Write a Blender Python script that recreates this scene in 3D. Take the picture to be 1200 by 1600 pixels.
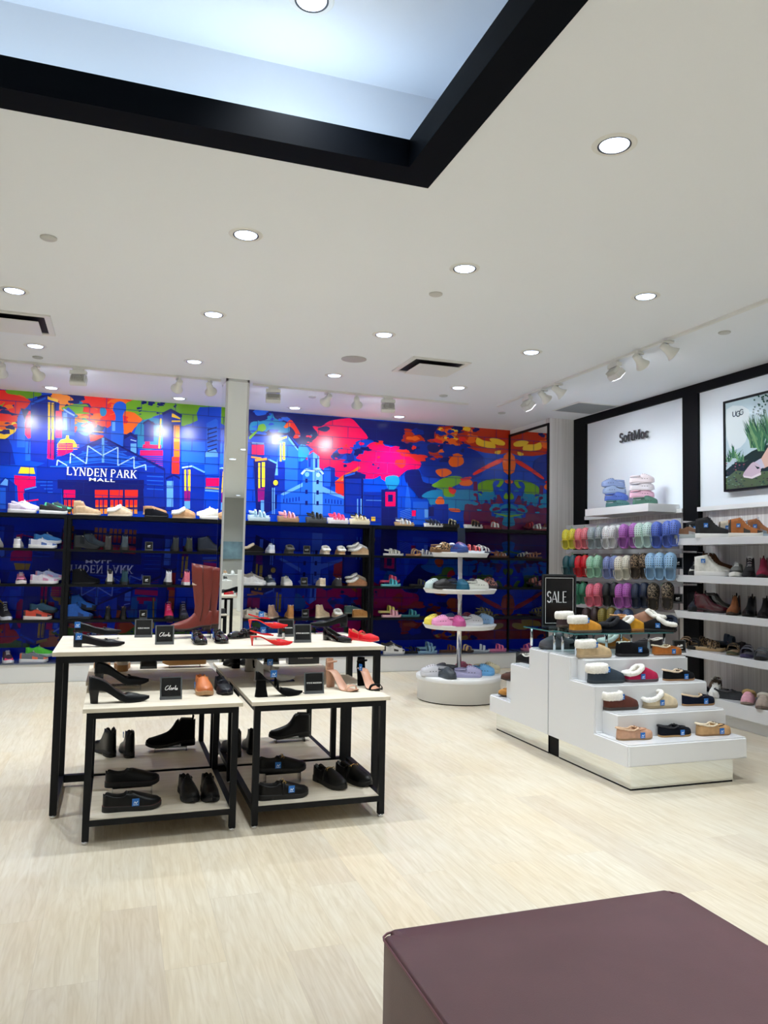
import bpy, bmesh, math, random
from mathutils import Vector, Matrix, Euler
from mathutils.geometry import tessellate_polygon
C=bpy.context.scene.collection
PI=math.pi
for o in list(bpy.data.objects): bpy.data.objects.remove(o)
# ------------------------------------------------------------ camera, world, exposure
FPX,YAW,PITCH,ROLL,EYE=1210.8,.33213,.062202,.018673,1.5
def _axes():
    cy,sy=math.cos(YAW),math.sin(YAW)
    f=Vector((sy*math.cos(PITCH),cy*math.cos(PITCH),math.sin(PITCH)))
    r=Vector((cy,-sy,0)); u=r.cross(f)
    cr,sr=math.cos(ROLL),math.sin(ROLL)
    return cr*r+sr*u, -sr*r+cr*u, f
AR,AU,AF=_axes(); EYEP=Vector((0,0,EYE))
def on(ax,v,px,py):
    """survey: the point of the plane ax=v seen at photograph pixel (px,py)"""
    d=AR*((px-600)/FPX)+AU*((800-py)/FPX)+AF
    i='xyz'.index(ax); t=(v-EYEP[i])/d[i]
    return EYEP+d*t
cam=bpy.data.cameras.new('camera'); cam.sensor_fit='VERTICAL'; cam.sensor_height=36; cam.lens=36*FPX/1600
cam.clip_start=.05; cam.clip_end=100
co=bpy.data.objects.new('camera',cam); C.objects.link(co)
co.matrix_world=Matrix(((AR.x,AU.x,-AF.x,0),(AR.y,AU.y,-AF.y,0),(AR.z,AU.z,-AF.z,EYE),(0,0,0,1)))
sc=bpy.context.scene; sc.camera=co
sc.view_settings.view_transform='Standard'; sc.view_settings.look='None'
sc.view_settings.gamma=1; sc.view_settings.use_curve_mapping=False
sc.view_settings.exposure=0.36
W=bpy.data.worlds.new('world'); sc.world=W; W.use_nodes=True
W.node_tree.nodes['Background'].inputs[0].default_value=(.85,.9,1,1)
W.node_tree.nodes['Background'].inputs[1].default_value=.3
P_DOWN,P_TRACK,P_FLOOD,E_LENS,E_COVE=118,26,24,3,1.0   # lamp powers
DOWN_COL=(.90,.965,1)
def lamp(name,kind,loc,power,parent=None,target=None,size=.05,angle=120,blend=.6,col=DOWN_COL,area=None):
    l=bpy.data.lights.new(name,kind); l.energy=power; l.color=col
    if kind=='SPOT': l.spot_size=math.radians(angle); l.spot_blend=blend; l.shadow_soft_size=size
    if kind=='AREA': l.shape='RECTANGLE'; l.size,l.size_y=area
    if kind=='POINT': l.shadow_soft_size=size
    o=bpy.data.objects.new(name,l); C.objects.link(o); o.location=loc
    if target is not None: o.rotation_euler=(Vector(target)-Vector(loc)).to_track_quat('-Z','Y').to_euler()
    if parent: o.parent=parent
    return o
# ------------------------------------------------------------ materials
MC={}
def s2l(c): 
    return tuple((x/255/12.92 if x/255<=.04045 else ((x/255+.055)/1.055)**2.4) for x in c)
def mat(name,col,rough=.5,metal=0,spec=.5,bump=0,bscale=200,vary=0,vscale=8,coat=0,trans=0,emit=0,alpha=1,sheen=0):
    key=(name,tuple(col),rough,metal,bump,vary,coat,trans,emit)
    if key in MC: return MC[key]
    m=bpy.data.materials.new(name); m.use_nodes=True; nt=m.node_tree; b=nt.nodes['Principled BSDF']
    lc=(*s2l(col),1)
    b.inputs['Base Color'].default_value=lc; b.inputs['Roughness'].default_value=rough
    b.inputs['Metallic'].default_value=metal; b.inputs['Specular IOR Level'].default_value=spec
    b.inputs['Coat Weight'].default_value=coat; b.inputs['Transmission Weight'].default_value=trans
    if sheen: b.inputs['Sheen Weight'].default_value=sheen
    if emit: b.inputs['Emission Color'].default_value=lc; b.inputs['Emission Strength'].default_value=emit
    tc=nt.nodes.new('ShaderNodeTexCoord')
    if vary:
        n=nt.nodes.new('ShaderNodeTexNoise'); n.inputs['Scale'].default_value=vscale; n.inputs['Detail'].default_value=4
        nt.links.new(tc.outputs['Object'],n.inputs['Vector'])
        r=nt.nodes.new('ShaderNodeValToRGB'); r.color_ramp.elements[0].position=.35; r.color_ramp.elements[1].position=.65
        r.color_ramp.elements[0].color=tuple(x*(1-vary) for x in lc[:3])+(1,)
        r.color_ramp.elements[1].color=tuple(min(1,x*(1+vary)) for x in lc[:3])+(1,)
        nt.links.new(n.outputs['Fac'],r.inputs[0]); nt.links.new(r.outputs[0],b.inputs['Base Color'])
    if bump:
        n=nt.nodes.new('ShaderNodeTexNoise'); n.inputs['Scale'].default_value=bscale; n.inputs['Detail'].default_value=3
        nt.links.new(tc.outputs['Object'],n.inputs['Vector'])
        bp=nt.nodes.new('ShaderNodeBump'); bp.inputs['Strength'].default_value=bump; bp.inputs['Distance'].default_value=.004
        nt.links.new(n.outputs['Fac'],bp.inputs['Height']); nt.links.new(bp.outputs[0],b.inputs['Normal'])
    MC[key]=m; return m
def leather(c): return mat('leather',c,.36,spec=.5 if max(c)>40 else .25,bump=.08,bscale=300,vary=.06)
def patent(c): return mat('patent_leather',c,.07,coat=.6)
def suede(c): return mat('suede',c,.92,spec=.5 if max(c)>40 else .15,bump=.25,bscale=400,vary=.12,vscale=25)
def fleece(c=(238,234,226)): return mat('fleece',c,.95,bump=1.0,bscale=120,vary=.05,vscale=60)
def foam(c): return mat('foam_resin',c,.48,bump=.03,bscale=200,vary=.02)
def rubber(c): return mat('rubber',c,.6,bump=.1,bscale=250)
def fabric(c): return mat('knit_fabric',c,.75,bump=.3,bscale=500,vary=.1,vscale=40)
def leopard(c1,c2):
    key=('leopard',c1,c2)
    if key in MC: return MC[key]
    m=mat('spotted_fur',c1,.85,bump=.5,bscale=200).copy(); nt=m.node_tree; b=nt.nodes['Principled BSDF']
    tc=nt.nodes.new('ShaderNodeTexCoord'); v=nt.nodes.new('ShaderNodeTexNoise'); v.inputs['Scale'].default_value=70
    r=nt.nodes.new('ShaderNodeValToRGB'); r.color_ramp.interpolation='CONSTANT'; r.color_ramp.elements[1].position=.5
    r.color_ramp.elements[0].color=(*s2l(c1),1); r.color_ramp.elements[1].color=(*s2l(c2),1)
    nt.links.new(tc.outputs['Object'],v.inputs['Vector']); nt.links.new(v.outputs['Fac'],r.inputs[0]); nt.links.new(r.outputs[0],b.inputs['Base Color'])
    MC[key]=m; return m
M_white_gloss=mat('white_lacquer',(226,228,232),.16,coat=.3)
M_white=mat('white_paint',(236,237,238),.45)
M_black=mat('black_powder_coat',(7,10,16),.45,spec=.22,bump=.05)
M_blackwall=mat('black_trim_paint',(4,6,10),.6,spec=.15)
M_chrome=mat('chrome',(225,225,228),.08,1)
M_mirror=mat('mirror_silver',(236,240,238),.0,1)
M_clear=mat('clear_acrylic',(240,246,248),.03,trans=1)
M_fix=mat('fixture_white',(226,226,222),.4)
M_lens=mat('lamp_lens',(214,228,255),.3,emit=E_LENS)
M_signblk=mat('sign_black',(16,17,20),.22)
M_signtxt=mat('sign_lettering',(240,240,240),.5)
M_signframe=mat('acrylic_edge',(92,96,100),.12)
M_tag=mat('price_tag_blue',(22,106,190),.5)
M_tagw=mat('price_tag_print',(225,238,250),.5)
def glassmat():
    m=bpy.data.materials.new('tinted_shelf_glass'); m.use_nodes=True; nt=m.node_tree; nt.nodes.clear()
    o=nt.nodes.new('ShaderNodeOutputMaterial'); t=nt.nodes.new('ShaderNodeBsdfTransparent'); t.inputs[0].default_value=(.72,.86,.86,1)
    g=nt.nodes.new('ShaderNodeBsdfGlossy'); g.inputs['Roughness'].default_value=.02; f=nt.nodes.new('ShaderNodeFresnel'); f.inputs[0].default_value=1.5
    x=nt.nodes.new('ShaderNodeMixShader'); nt.links.new(f.outputs[0],x.inputs[0]); nt.links.new(t.outputs[0],x.inputs[1]); nt.links.new(g.outputs[0],x.inputs[2]); nt.links.new(x.outputs[0],o.inputs[0])
    return m
M_glass=glassmat()
def clearmat():
    m=M_glass.copy(); m.name='clear_acrylic_sheet'
    for n in m.node_tree.nodes:
        if n.type=='BSDF_TRANSPARENT': n.inputs[0].default_value=(.93,.95,.96,1)
    return m
M_acry=clearmat()
def shademat():  # blue tint standing in for the shade below the top shelf
    m=M_glass.copy(); m.name='mural_shade_tint'
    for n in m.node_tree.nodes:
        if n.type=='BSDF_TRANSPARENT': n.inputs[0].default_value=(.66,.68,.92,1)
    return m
M_shade=shademat()
for n in M_shade.node_tree.nodes:
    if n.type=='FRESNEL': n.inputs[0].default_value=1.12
def grain(name,c1,c2,c3,scale=(1,8,1),rough=.45,bumpy=.04):
    m=bpy.data.materials.new(name); m.use_nodes=True; nt=m.node_tree; b=nt.nodes['Principled BSDF']; b.inputs['Roughness'].default_value=rough
    tc=nt.nodes.new('ShaderNodeTexCoord'); mp=nt.nodes.new('ShaderNodeMapping'); mp.inputs['Scale'].default_value=scale
    n=nt.nodes.new('ShaderNodeTexNoise'); n.inputs['Scale'].default_value=3; n.inputs['Detail'].default_value=8; n.inputs['Distortion'].default_value=.6
    r=nt.nodes.new('ShaderNodeValToRGB'); e=r.color_ramp.elements; e[0].position=.3; e[1].position=.72; e[0].color=(*s2l(c1),1); e[1].color=(*s2l(c3),1)
    k=r.color_ramp.elements.new(.5); k.color=(*s2l(c2),1)
    nt.links.new(tc.outputs['Object'],mp.inputs[0]); nt.links.new(mp.outputs[0],n.inputs['Vector']); nt.links.new(n.outputs['Fac'],r.inputs[0]); nt.links.new(r.outputs[0],b.inputs['Base Color'])
    return m
M_board=grain('pale_ash_board',(214,203,182),(224,214,196),(231,223,207),(1.2,14,1))
M_paper=grain('striped_wallcovering',(196,190,188),(220,216,214),(236,233,232),(14,14,.15),.5)
def floormat():
    m=bpy.data.materials.new('pale_oak_planks'); m.use_nodes=True; nt=m.node_tree; b=nt.nodes['Principled BSDF']
    N=nt.nodes.new; Lk=nt.links.new
    tc=N('ShaderNodeTexCoord'); mp=N('ShaderNodeMapping'); mp.inputs['Rotation'].default_value=(0,0,PI/2)
    Lk(tc.outputs['Object'],mp.inputs[0])
    br=N('ShaderNodeTexBrick'); br.offset=.37; br.inputs['Scale'].default_value=1; br.inputs['Brick Width'].default_value=1.5; br.inputs['Row Height'].default_value=.225
    br.inputs['Mortar Size'].default_value=.0007; br.inputs['Mortar Smooth'].default_value=.1; br.inputs['Bias'].default_value=0
    br.inputs['Color1'].default_value=(0,0,0,1); br.inputs['Color2'].default_value=(1,1,1,1); br.inputs['Mortar'].default_value=(.3,.3,.3,1)
    Lk(mp.outputs[0],br.inputs['Vector'])
    # plank-wise offset for grain
    sep=N('ShaderNodeVectorMath'); sep.operation='SCALE'; sep.inputs[3].default_value=7; Lk(br.outputs['Color'],sep.inputs[0])
    add=N('ShaderNodeVectorMath'); add.operation='ADD'; Lk(mp.outputs[0],add.inputs[0]); Lk(sep.outputs[0],add.inputs[1])
    m2=N('ShaderNodeMapping'); m2.inputs['Scale'].default_value=(1.3,16,1); Lk(add.outputs[0],m2.inputs[0])
    n=N('ShaderNodeTexNoise'); n.inputs['Scale'].default_value=2.2; n.inputs['Detail'].default_value=9; n.inputs['Distortion'].default_value=1.3; Lk(m2.outputs[0],n.inputs['Vector'])
    r=N('ShaderNodeValToRGB'); e=r.color_ramp.elements; e[0].position=.3; e[0].color=(*s2l((203,193,174)),1); e[1].position=.68; e[1].color=(*s2l((219,212,198)),1)
    k=e.new(.46); k.color=(*s2l((211,202,185)),1)
    Lk(n.outputs['Fac'],r.inputs[0])
    # plank tone
    r2=N('ShaderNodeValToRGB'); r2.color_ramp.elements[0].color=(.86,.835,.825,1); r2.color_ramp.elements[1].color=(1.0,.96,.88,1)
    kk=r2.color_ramp.elements.new(.22); kk.color=(.93,.915,.885,1); kk=r2.color_ramp.elements.new(.5); kk.color=(.99,.985,.965,1); kk=r2.color_ramp.elements.new(.8); kk.color=(.94,.945,.94,1); Lk(br.outputs['Color'],r2.inputs[0])
    mx=N('ShaderNodeMix'); mx.data_type='RGBA'; mx.blend_type='MULTIPLY'; mx.inputs[0].default_value=1; Lk(r.outputs[0],mx.inputs[6]); Lk(r2.outputs[0],mx.inputs[7])
    # fine ring grain
    m4=N('ShaderNodeMapping'); m4.inputs['Scale'].default_value=(1.0,9,1); Lk(add.outputs[0],m4.inputs[0])
    wv=N('ShaderNodeTexNoise'); wv.inputs['Scale'].default_value=1.1; wv.inputs['Detail'].default_value=2; Lk(m4.outputs[0],wv.inputs['Vector'])
    ms=N('ShaderNodeMath'); ms.operation='MULTIPLY'; ms.inputs[1].default_value=26; Lk(wv.outputs['Fac'],ms.inputs[0])
    fr=N('ShaderNodeMath'); fr.operation='PINGPONG'; fr.inputs[1].default_value=1; Lk(ms.outputs[0],fr.inputs[0])
    r5=N('ShaderNodeValToRGB'); r5.color_ramp.elements[0].position=.0; r5.color_ramp.elements[0].color=(.955,.945,.93,1); r5.color_ramp.elements[1].position=.5; r5.color_ramp.elements[1].color=(1,1,1,1); Lk(fr.outputs[0],r5.inputs[0])
    mxg=N('ShaderNodeMix'); mxg.data_type='RGBA'; mxg.blend_type='MULTIPLY'; mxg.inputs[0].default_value=1; Lk(mx.outputs[2],mxg.inputs[6]); Lk(r5.outputs[0],mxg.inputs[7]); mx=mxg
    # large soft stains
    n3=N('ShaderNodeTexNoise'); n3.inputs['Scale'].default_value=1.6; n3.inputs['Detail'].default_value=3; Lk(tc.outputs['Object'],n3.inputs['Vector'])
    r3=N('ShaderNodeValToRGB'); r3.color_ramp.elements[0].position=.35; r3.color_ramp.elements[0].color=(.985,.945,.885,1); r3.color_ramp.elements[1].position=.65; r3.color_ramp.elements[1].color=(1,1,1,1); Lk(n3.outputs['Fac'],r3.inputs[0])
    mx2=N('ShaderNodeMix'); mx2.data_type='RGBA'; mx2.blend_type='MULTIPLY'; mx2.inputs[0].default_value=1; Lk(mx.outputs[2],mx2.inputs[6]); Lk(r3.outputs[0],mx2.inputs[7])
    mx3=N('ShaderNodeMix'); mx3.data_type='RGBA'; mx3.inputs[7].default_value=(*s2l((186,174,154)),1); Lk(br.outputs['Fac'],mx3.inputs[0]); Lk(mx2.outputs[2],mx3.inputs[6])
    Lk(mx3.outputs[2],b.inputs['Base Color']); b.inputs['Roughness'].default_value=.36
    bp=N('ShaderNodeBump'); bp.inputs['Strength'].default_value=.06; bp.inputs['Distance'].default_value=.003; Lk(n.outputs['Fac'],bp.inputs['Height']); Lk(bp.outputs[0],b.inputs['Normal'])
    return m
# ------------------------------------------------------------ mesh helpers
def add_box(bm,x0,x1,y0,y1,z0,z1,mi=0):
    v=[bm.verts.new(p) for p in ((x0,y0,z0),(x1,y0,z0),(x1,y1,z0),(x0,y1,z0),(x0,y0,z1),(x1,y0,z1),(x1,y1,z1),(x0,y1,z1))]
    fs=[bm.faces.new([v[i] for i in q]) for q in ((0,3,2,1),(4,5,6,7),(0,1,5,4),(1,2,6,5),(2,3,7,6),(3,0,4,7))]
    for f in fs: f.material_index=mi
    return fs
def bx(*a,bevel=0,seg=2):
    bm=bmesh.new(); add_box(bm,*a)
    if bevel: bmesh.ops.bevel(bm,geom=bm.edges[:],offset=bevel,segments=seg,affect='EDGES',profile=.5)
    return bm
def add_lathe(bm,prof,c=(0,0,0),n=32,mi=0,axis='z',smooth=True):
    rings=[]
    for r,z in prof:
        ring=[]
        for i in range(n):
            a=2*PI*i/n; p=(r*math.cos(a),r*math.sin(a),z)
            if axis=='x': p=(z,p[0],p[1])
            if axis=='y': p=(p[0],z,p[1])
            ring.append(bm.verts.new((p[0]+c[0],p[1]+c[1],p[2]+c[2])))
        rings.append(ring)
    for a,b in zip(rings,rings[1:]):
        for i in range(n):
            f=bm.faces.new((a[i],a[(i+1)%n],b[(i+1)%n],b[i])); f.material_index=mi; f.smooth=smooth
    for ring,rev in ((rings[0],True),(rings[-1],False)):
        f=bm.faces.new(ring[::-1] if rev else ring); f.material_index=mi
def add_tube(bm,pts,r,n=8,closed=False,mi=0,rz=None,up=None):
    """tube along points; rz gives an elliptical height radius"""
    pts=[Vector(p) for p in pts]; N=len(pts); rings=[]
    for i,p in enumerate(pts):
        a=pts[(i-1)%N] if (closed or i>0) else p; b=pts[(i+1)%N] if (closed or i<N-1) else p
        t=(b-a); t=t.normalized() if t.length>1e-9 else Vector((1,0,0))
        u=Vector(up) if up else Vector((0,0,1))
        if abs(t.dot(u))>.95: u=Vector((0,1,0)) if abs(t.y)<.9 else Vector((1,0,0))
        s=t.cross(u).normalized(); u2=s.cross(t).normalized()
        rr=r[i] if isinstance(r,(list,tuple)) else r; rv=rz if rz is not None else rr
        if isinstance(rv,(list,tuple)): rv=rv[i]
        rings.append([bm.verts.new(p+s*rr*math.cos(2*PI*k/n)+u2*rv*math.sin(2*PI*k/n)) for k in range(n)])
    M=N if closed else N-1
    for i in range(M):
        a,b=rings[i],rings[(i+1)%N]
        for k in range(n):
            f=bm.faces.new((a[k],a[(k+1)%n],b[(k+1)%n],b[k])); f.material_index=mi; f.smooth=True
    if not closed:
        for ring in (rings[0],rings[-1][::-1]):
            f=bm.faces.new(ring); f.material_index=mi
def to_mesh(name,bm,fix=True):
    if fix: bmesh.ops.recalc_face_normals(bm,faces=bm.faces[:])
    me=bpy.data.meshes.new(name); bm.to_mesh(me); bm.free(); return me
def obj(name,bm,mats,parent=None,loc=None,fix=True):
    me=to_mesh(name,bm,fix) if not isinstance(bm,bpy.types.Mesh) else bm
    if not isinstance(mats,(list,tuple)): mats=[mats]
    for m in mats: me.materials.append(m)
    o=bpy.data.objects.new(name,me); C.objects.link(o)
    if parent: o.parent=parent
    if loc: o.location=loc
    return o
def tag(o,label,cat,group=None):
    o['label']=label; o['category']=cat
    if group: o['group']=group
    return o
def thing(name,label,cat,loc=(0,0,0),rotz=0,group=None):
    o=bpy.data.objects.new(name,None); C.objects.link(o); o.empty_display_size=.1
    o.location=loc; o.rotation_euler=(0,0,rotz); return tag(o,label,cat,group)
def struct(name,bm,m,fix=True):
    o=obj(name,bm,m,fix=fix); o['kind']='structure'; return o
def add_poly(bm,pts2,plane,mi):
    """flat polygon given in 2d, put in 3d by plane(u,v)"""
    vs=[bm.verts.new(plane(u,v)) for u,v in pts2]
    try: tris=tessellate_polygon([[Vector((u,v,0)) for u,v in pts2]])
    except Exception: return
    for t in tris:
        try: f=bm.faces.new([vs[i] for i in t]); f.material_index=mi
        except ValueError: pass
def smooth_loop(pts,k=5):
    out=[];n=len(pts)
    for i in range(n):
        p0,p1,p2,p3=[pts[(i+j-1)%n] for j in range(4)]
        for s in range(k):
            t=s/k
            out.append(tuple(.5*((2*p1[a])+(-p0[a]+p2[a])*t+(2*p0[a]-5*p1[a]+4*p2[a]-p3[a])*t*t+(-p0[a]+3*p1[a]-3*p2[a]+p3[a])*t**3) for a in (0,1)))
    return out
def text_mesh(txt,size,ext=.001,align='CENTER',space=1.0,bold=0,shear=0,sx=1):
    cu=bpy.data.curves.new('lettering','FONT'); cu.body=txt; cu.size=size; cu.extrude=ext; cu.align_x=align; cu.align_y='CENTER'
    cu.space_character=space; cu.offset=bold; cu.shear=shear; cu.resolution_u=3
    o=bpy.data.objects.new('tmp',cu); C.objects.link(o); bpy.context.view_layer.update()
    dg=bpy.context.evaluated_depsgraph_get(); me=bpy.data.meshes.new_from_object(o.evaluated_get(dg))
    bpy.data.objects.remove(o); bpy.data.curves.remove(cu)
    if sx!=1:
        for v in me.vertices: v.co.x*=sx
    me.name='lettering'; me.materials.clear(); return me
# serif stroke letters (own drawing): unit height 1, strokes as polylines with weight
def stroke_poly(a,b,w):
    d=(b[0]-a[0],b[1]-a[1]); l=math.hypot(*d) or 1; n=(-d[1]/l*w/2,d[0]/l*w/2)
    return [(a[0]+n[0],a[1]+n[1]),(b[0]+n[0],b[1]+n[1]),(b[0]-n[0],b[1]-n[1]),(a[0]-n[0],a[1]-n[1])]
def arc(cx,cy,rx,ry,a0,a1,n=10): return [(cx+rx*math.cos(math.radians(a0+(a1-a0)*i/n)),cy+ry*math.sin(math.radians(a0+(a1-a0)*i/n))) for i in range(n+1)]
K,T=.15,.07
GL={ # width, [(points,weight)], [serif centres]
'L':(.62,[([(.15,0),(.15,1)],K),([(.15,.03),(.58,.03)],T),([(.57,0),(.57,.2)],T)],[(.15,1)]),
'Y':(.7,[([(.1,1),(.36,.48)],K),([(.62,1),(.36,.48)],T),([(.36,0),(.36,.5)],K)],[(.1,1),(.62,1),(.36,0)]),
'N':(.8,[([(.14,0),(.14,1)],T),([(.14,1),(.66,0)],K),([(.66,0),(.66,1)],T)],[(.14,0),(.14,1),(.66,1)]),
'D':(.78,[([(.16,0),(.16,1)],K),(arc(.28,.5,.38,.47,-90,90),.12),([(.1,.03),(.3,.03)],T),([(.1,.97),(.3,.97)],T)],[]),
'E':(.66,[([(.16,0),(.16,1)],K),([(.1,.03),(.58,.03)],T),([(.1,.97),(.56,.97)],T),([(.16,.52),(.48,.52)],T),([(.56,0),(.56,.18)],T),([(.54,.84),(.54,1)],T),([(.47,.43),(.47,.61)],T)],[]),
'P':(.66,[([(.16,0),(.16,1)],K),(arc(.3,.73,.25,.24,-90,90),.11),([(.1,.97),(.3,.97)],T),([(.16,.49),(.3,.49)],T)],[(.16,0)]),
'A':(.78,[([(.1,0),(.38,1)],T),([(.66,0),(.38,1)],K),([(.2,.33),(.56,.33)],T)],[(.1,0),(.66,0)]),
'R':(.74,[([(.16,0),(.16,1)],K),(arc(.3,.74,.24,.23,-90,90),.11),([(.1,.97),(.3,.97)],T),([(.16,.51),(.3,.51)],T),([(.34,.5),(.64,0)],K)],[(.16,0),(.64,0)]),
'K':(.76,[([(.16,0),(.16,1)],K),([(.2,.42),(.6,1)],T),([(.32,.56),(.64,0)],K)],[(.16,0),(.16,1),(.62,1),(.66,0)]),
'S':(.58,[(arc(.28,.74,.2,.22,20,250),.11),(arc(.28,.26,.22,.24,70,-160),.13)],[]),
'o':(.62,[(arc(.31,.33,.23,.31,0,360,16),.13)],[]),
'f':(.42,[([(.16,0),(.16,.75)],K),(arc(.3,.78,.14,.17,170,40),.12),([(.02,.62),(.36,.62)],T)],[(.16,0)]),
't':(.42,[([(.18,.1),(.18,.88)],K),(arc(.28,.12,.11,.1,180,330),.1),([(.02,.64),(.38,.64)],T)],[]),
'M':(.98,[([(.13,0),(.13,1)],T),([(.13,1),(.46,.05)],K),([(.46,.05),(.8,1)],T),([(.82,0),(.82,1)],K)],[(.13,0),(.13,1),(.82,0),(.82,1)]),
'c':(.54,[(arc(.3,.33,.22,.31,45,315,14),.13)],[]),
}
def serif_text(txt,x,y,h,space=.05,slope=0,wmul=1):
    """polygons of a line of serif lettering, starting at x, baseline y, cap height h"""
    out=[]; cx=0
    for ch in txt:
        if ch==' ': cx+=.32; continue
        w,st,sf=GL[ch]
        for pts,wt in st:
            for a,b in zip(pts,pts[1:]): out.append([(cx+p,q) for p,q in stroke_poly(a,b,wt*wmul)])
        for sx,sy in sf: out.append([(cx+sx-.13,sy-.025),(cx+sx+.13,sy-.025),(cx+sx+.13,sy+.025),(cx+sx-.13,sy+.025)])
        cx+=w+space
    return [[(x+p*h,y+q*h+p*h*slope) for p,q in poly] for poly in out],cx*h
# ============================================================ ROOM SHELL
ZC=3.475; YB=10.27; YS=9.97; XR=5.947; XM=5.5; YM=9.14; XL=-4.2; YF=-8.7
struct('floor',bx(XL-.1,XR+.2,YF-.1,YB+.2,-.1,0),floormat())
M_ceil=mat('ceiling_paint',(234,238,243),.75,bump=.02,bscale=30)
# ceiling with the rectangular cove opening
fo=on('z',ZC,668,292); fi=on('z',ZC,641.7,260)
HX0,HX1,HY0,HY1=-3.0,fi.x,-1.2,fi.y
bm=bmesh.new()
for a in ((XL-.1,HX0,YF-.1,YB+.2),(HX1,XR+.2,YF-.1,YB+.2),(HX0,HX1,YF-.1,HY0),(HX0,HX1,HY1,YB+.2)): add_box(bm,a[0],a[1],a[2],a[3],ZC,ZC+.1)
struct('ceiling',bm,M_ceil)
M_cove=mat('cove_white',(222,228,236),.7)
ZR=4.05; e=.3
bm=bmesh.new()
add_box(bm,HX0-e,HX1+e,HY0-e,HY1+e,ZR,ZR+.05)
for a in ((HX0-e-.05,HX0-e,HY0-e,HY1+e),(HX1+e,HX1+e+.05,HY0-e,HY1+e),(HX0-e,HX1+e,HY0-e-.05,HY0-e),(HX0-e,HX1+e,HY1+e,HY1+e+.05)): add_box(bm,a[0],a[1],a[2],a[3],ZC+.1,ZR)
struct('ceiling_recess',bm,M_cove)
# black frame of the opening: flat rim + inner upstand
tr=fo.x-fi.x; bm=bmesh.new()
for a in ((HX0-tr,HX1+tr,HY1,HY1+tr),(HX0-tr,HX1+tr,HY0-tr,HY0),(HX0-tr,HX0,HY0,HY1),(HX1,HX1+tr,HY0,HY1)): add_box(bm,a[0],a[1],a[2],a[3],ZC-.012,ZC+.0)
for a in ((HX0,HX1,HY1-.012,HY1),(HX0,HX1,HY0,HY0+.012),(HX0,HX0+.012,HY0,HY1),(HX1-.012,HX1,HY0,HY1)): add_box(bm,a[0],a[1],a[2],a[3],ZC-.012,ZC+.13)
struct('trim_1',bm,mat('black_frame_paint',(2,6,14),.6,spec=.06))
# hidden LED strip of the cove (a real fitting, on the ledge behind the black upstand)
M_led=mat('led_strip',(205,228,255),.5,emit=E_COVE)
t=thing('led_strip','cool white LED strip lying on the ledge behind the black ceiling frame','light')
for a in ((HX0,HX1+.2,HY1+.16,HY1+.2),(HX1+.16,HX1+.2,HY0,HY1+.1)):
    obj('diffuser',bx(a[0],a[1],a[2],a[3],ZC+.105,ZC+.13),M_led,t)
lamp('cove_lamp','AREA',((HX0+HX1)/2,HY1+.15,ZC+.16),5.5,t,((HX0+HX1)/2,HY1+.02,ZR),area=(HX1-HX0,.06),col=(.68,.85,1))
lamp('cove_lamp','AREA',(HX1+.15,(HY0+HY1)/2,ZC+.16),4.5,t,(HX1+.02,(HY0+HY1)/2,ZR),area=(.06,HY1-HY0),col=(.68,.85,1))
# walls
struct('wall_left',bx(XL-.1,XL,YF,YB+.1,0,ZC),M_white)
M_rear=mat('rear_wall_paint',(176,178,176),.6)
struct('wall_rear',bx(XL,XR+.1,YF-.1,YF,0,ZC),M_rear)
struct('wall_right',bx(XR,XR+.1,YF,YM,0,ZC),M_paper)
struct('wall_right_return',bx(XM+.012,XR+.1,YM,YM+.1,0,ZC),M_paper)
struct('wall_mirror_side',bx(XM+.012,XM+.1,YM+.1,YB+.1,0,ZC),M_white)
# ------------------------------------------------------------ mural on the back wall
MUR={}
def mc(n,c): MUR[n]=(len(MUR),mat('mural_'+n,c,.2,spec=.4)); 
for n,c in dict(base=(0,66,206),navy=(8,18,104),deep=(4,40,160),mid=(24,92,220),light=(96,160,240),pale=(160,200,250),pink=(255,0,92),red=(240,42,36),orange=(246,104,24),amber=(255,150,60),yellow=(255,206,50),green=(112,170,36),cyan=(20,130,188),maroon=(104,18,78),white=(240,245,255),seam=(6,30,120),rust=(196,46,12),magenta=(140,14,120)).items(): mc(n,c)
Z0=1.925; XW0,XW1=XL,XM+.012
mbm=bmesh.new(); layer=[0]
def wall2(px,py):
    p=on('y',YB,px,py); return (p.x,p.z)
def mpoly(col,pts,flip=True,smooth=0):
    """pts in wall metres (x,z)"""
    if smooth: pts=smooth_loop(pts,smooth)
    layer[0]+=1; y=YB-.0001-layer[0]*.000012
    idx=MUR[col][0]
    a=[(min(max(x,XW0),XW1),min(max(z,Z0),ZC)) for x,z in pts]
    add_poly(mbm,a,lambda u,v:(u,y,v),idx)
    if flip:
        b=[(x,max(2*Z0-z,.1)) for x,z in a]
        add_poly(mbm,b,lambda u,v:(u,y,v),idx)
def A(x,y): return wall2(x/3.3333,600+y/3.3333)
def B(x,y): return wall2(380+x/4.615,630+y/4.615)
def D(x,y): return wall2(600+x/4.444,640+y/4.444)
def mp(f,col,pts,sm=0): mpoly(col,[f(*p) for p in pts],smooth=sm)
def rect(f,col,x0,y0,x1,y1): mp(f,col,[(x0,y0),(x1,y0),(x1,y1),(x0,y1)])
def line(f,col,pts,w=.012):
    q=[f(*p) for p in pts]
    for a,b in zip(q,q[1:]): mpoly(col,stroke_poly(a,b,w))
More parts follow.
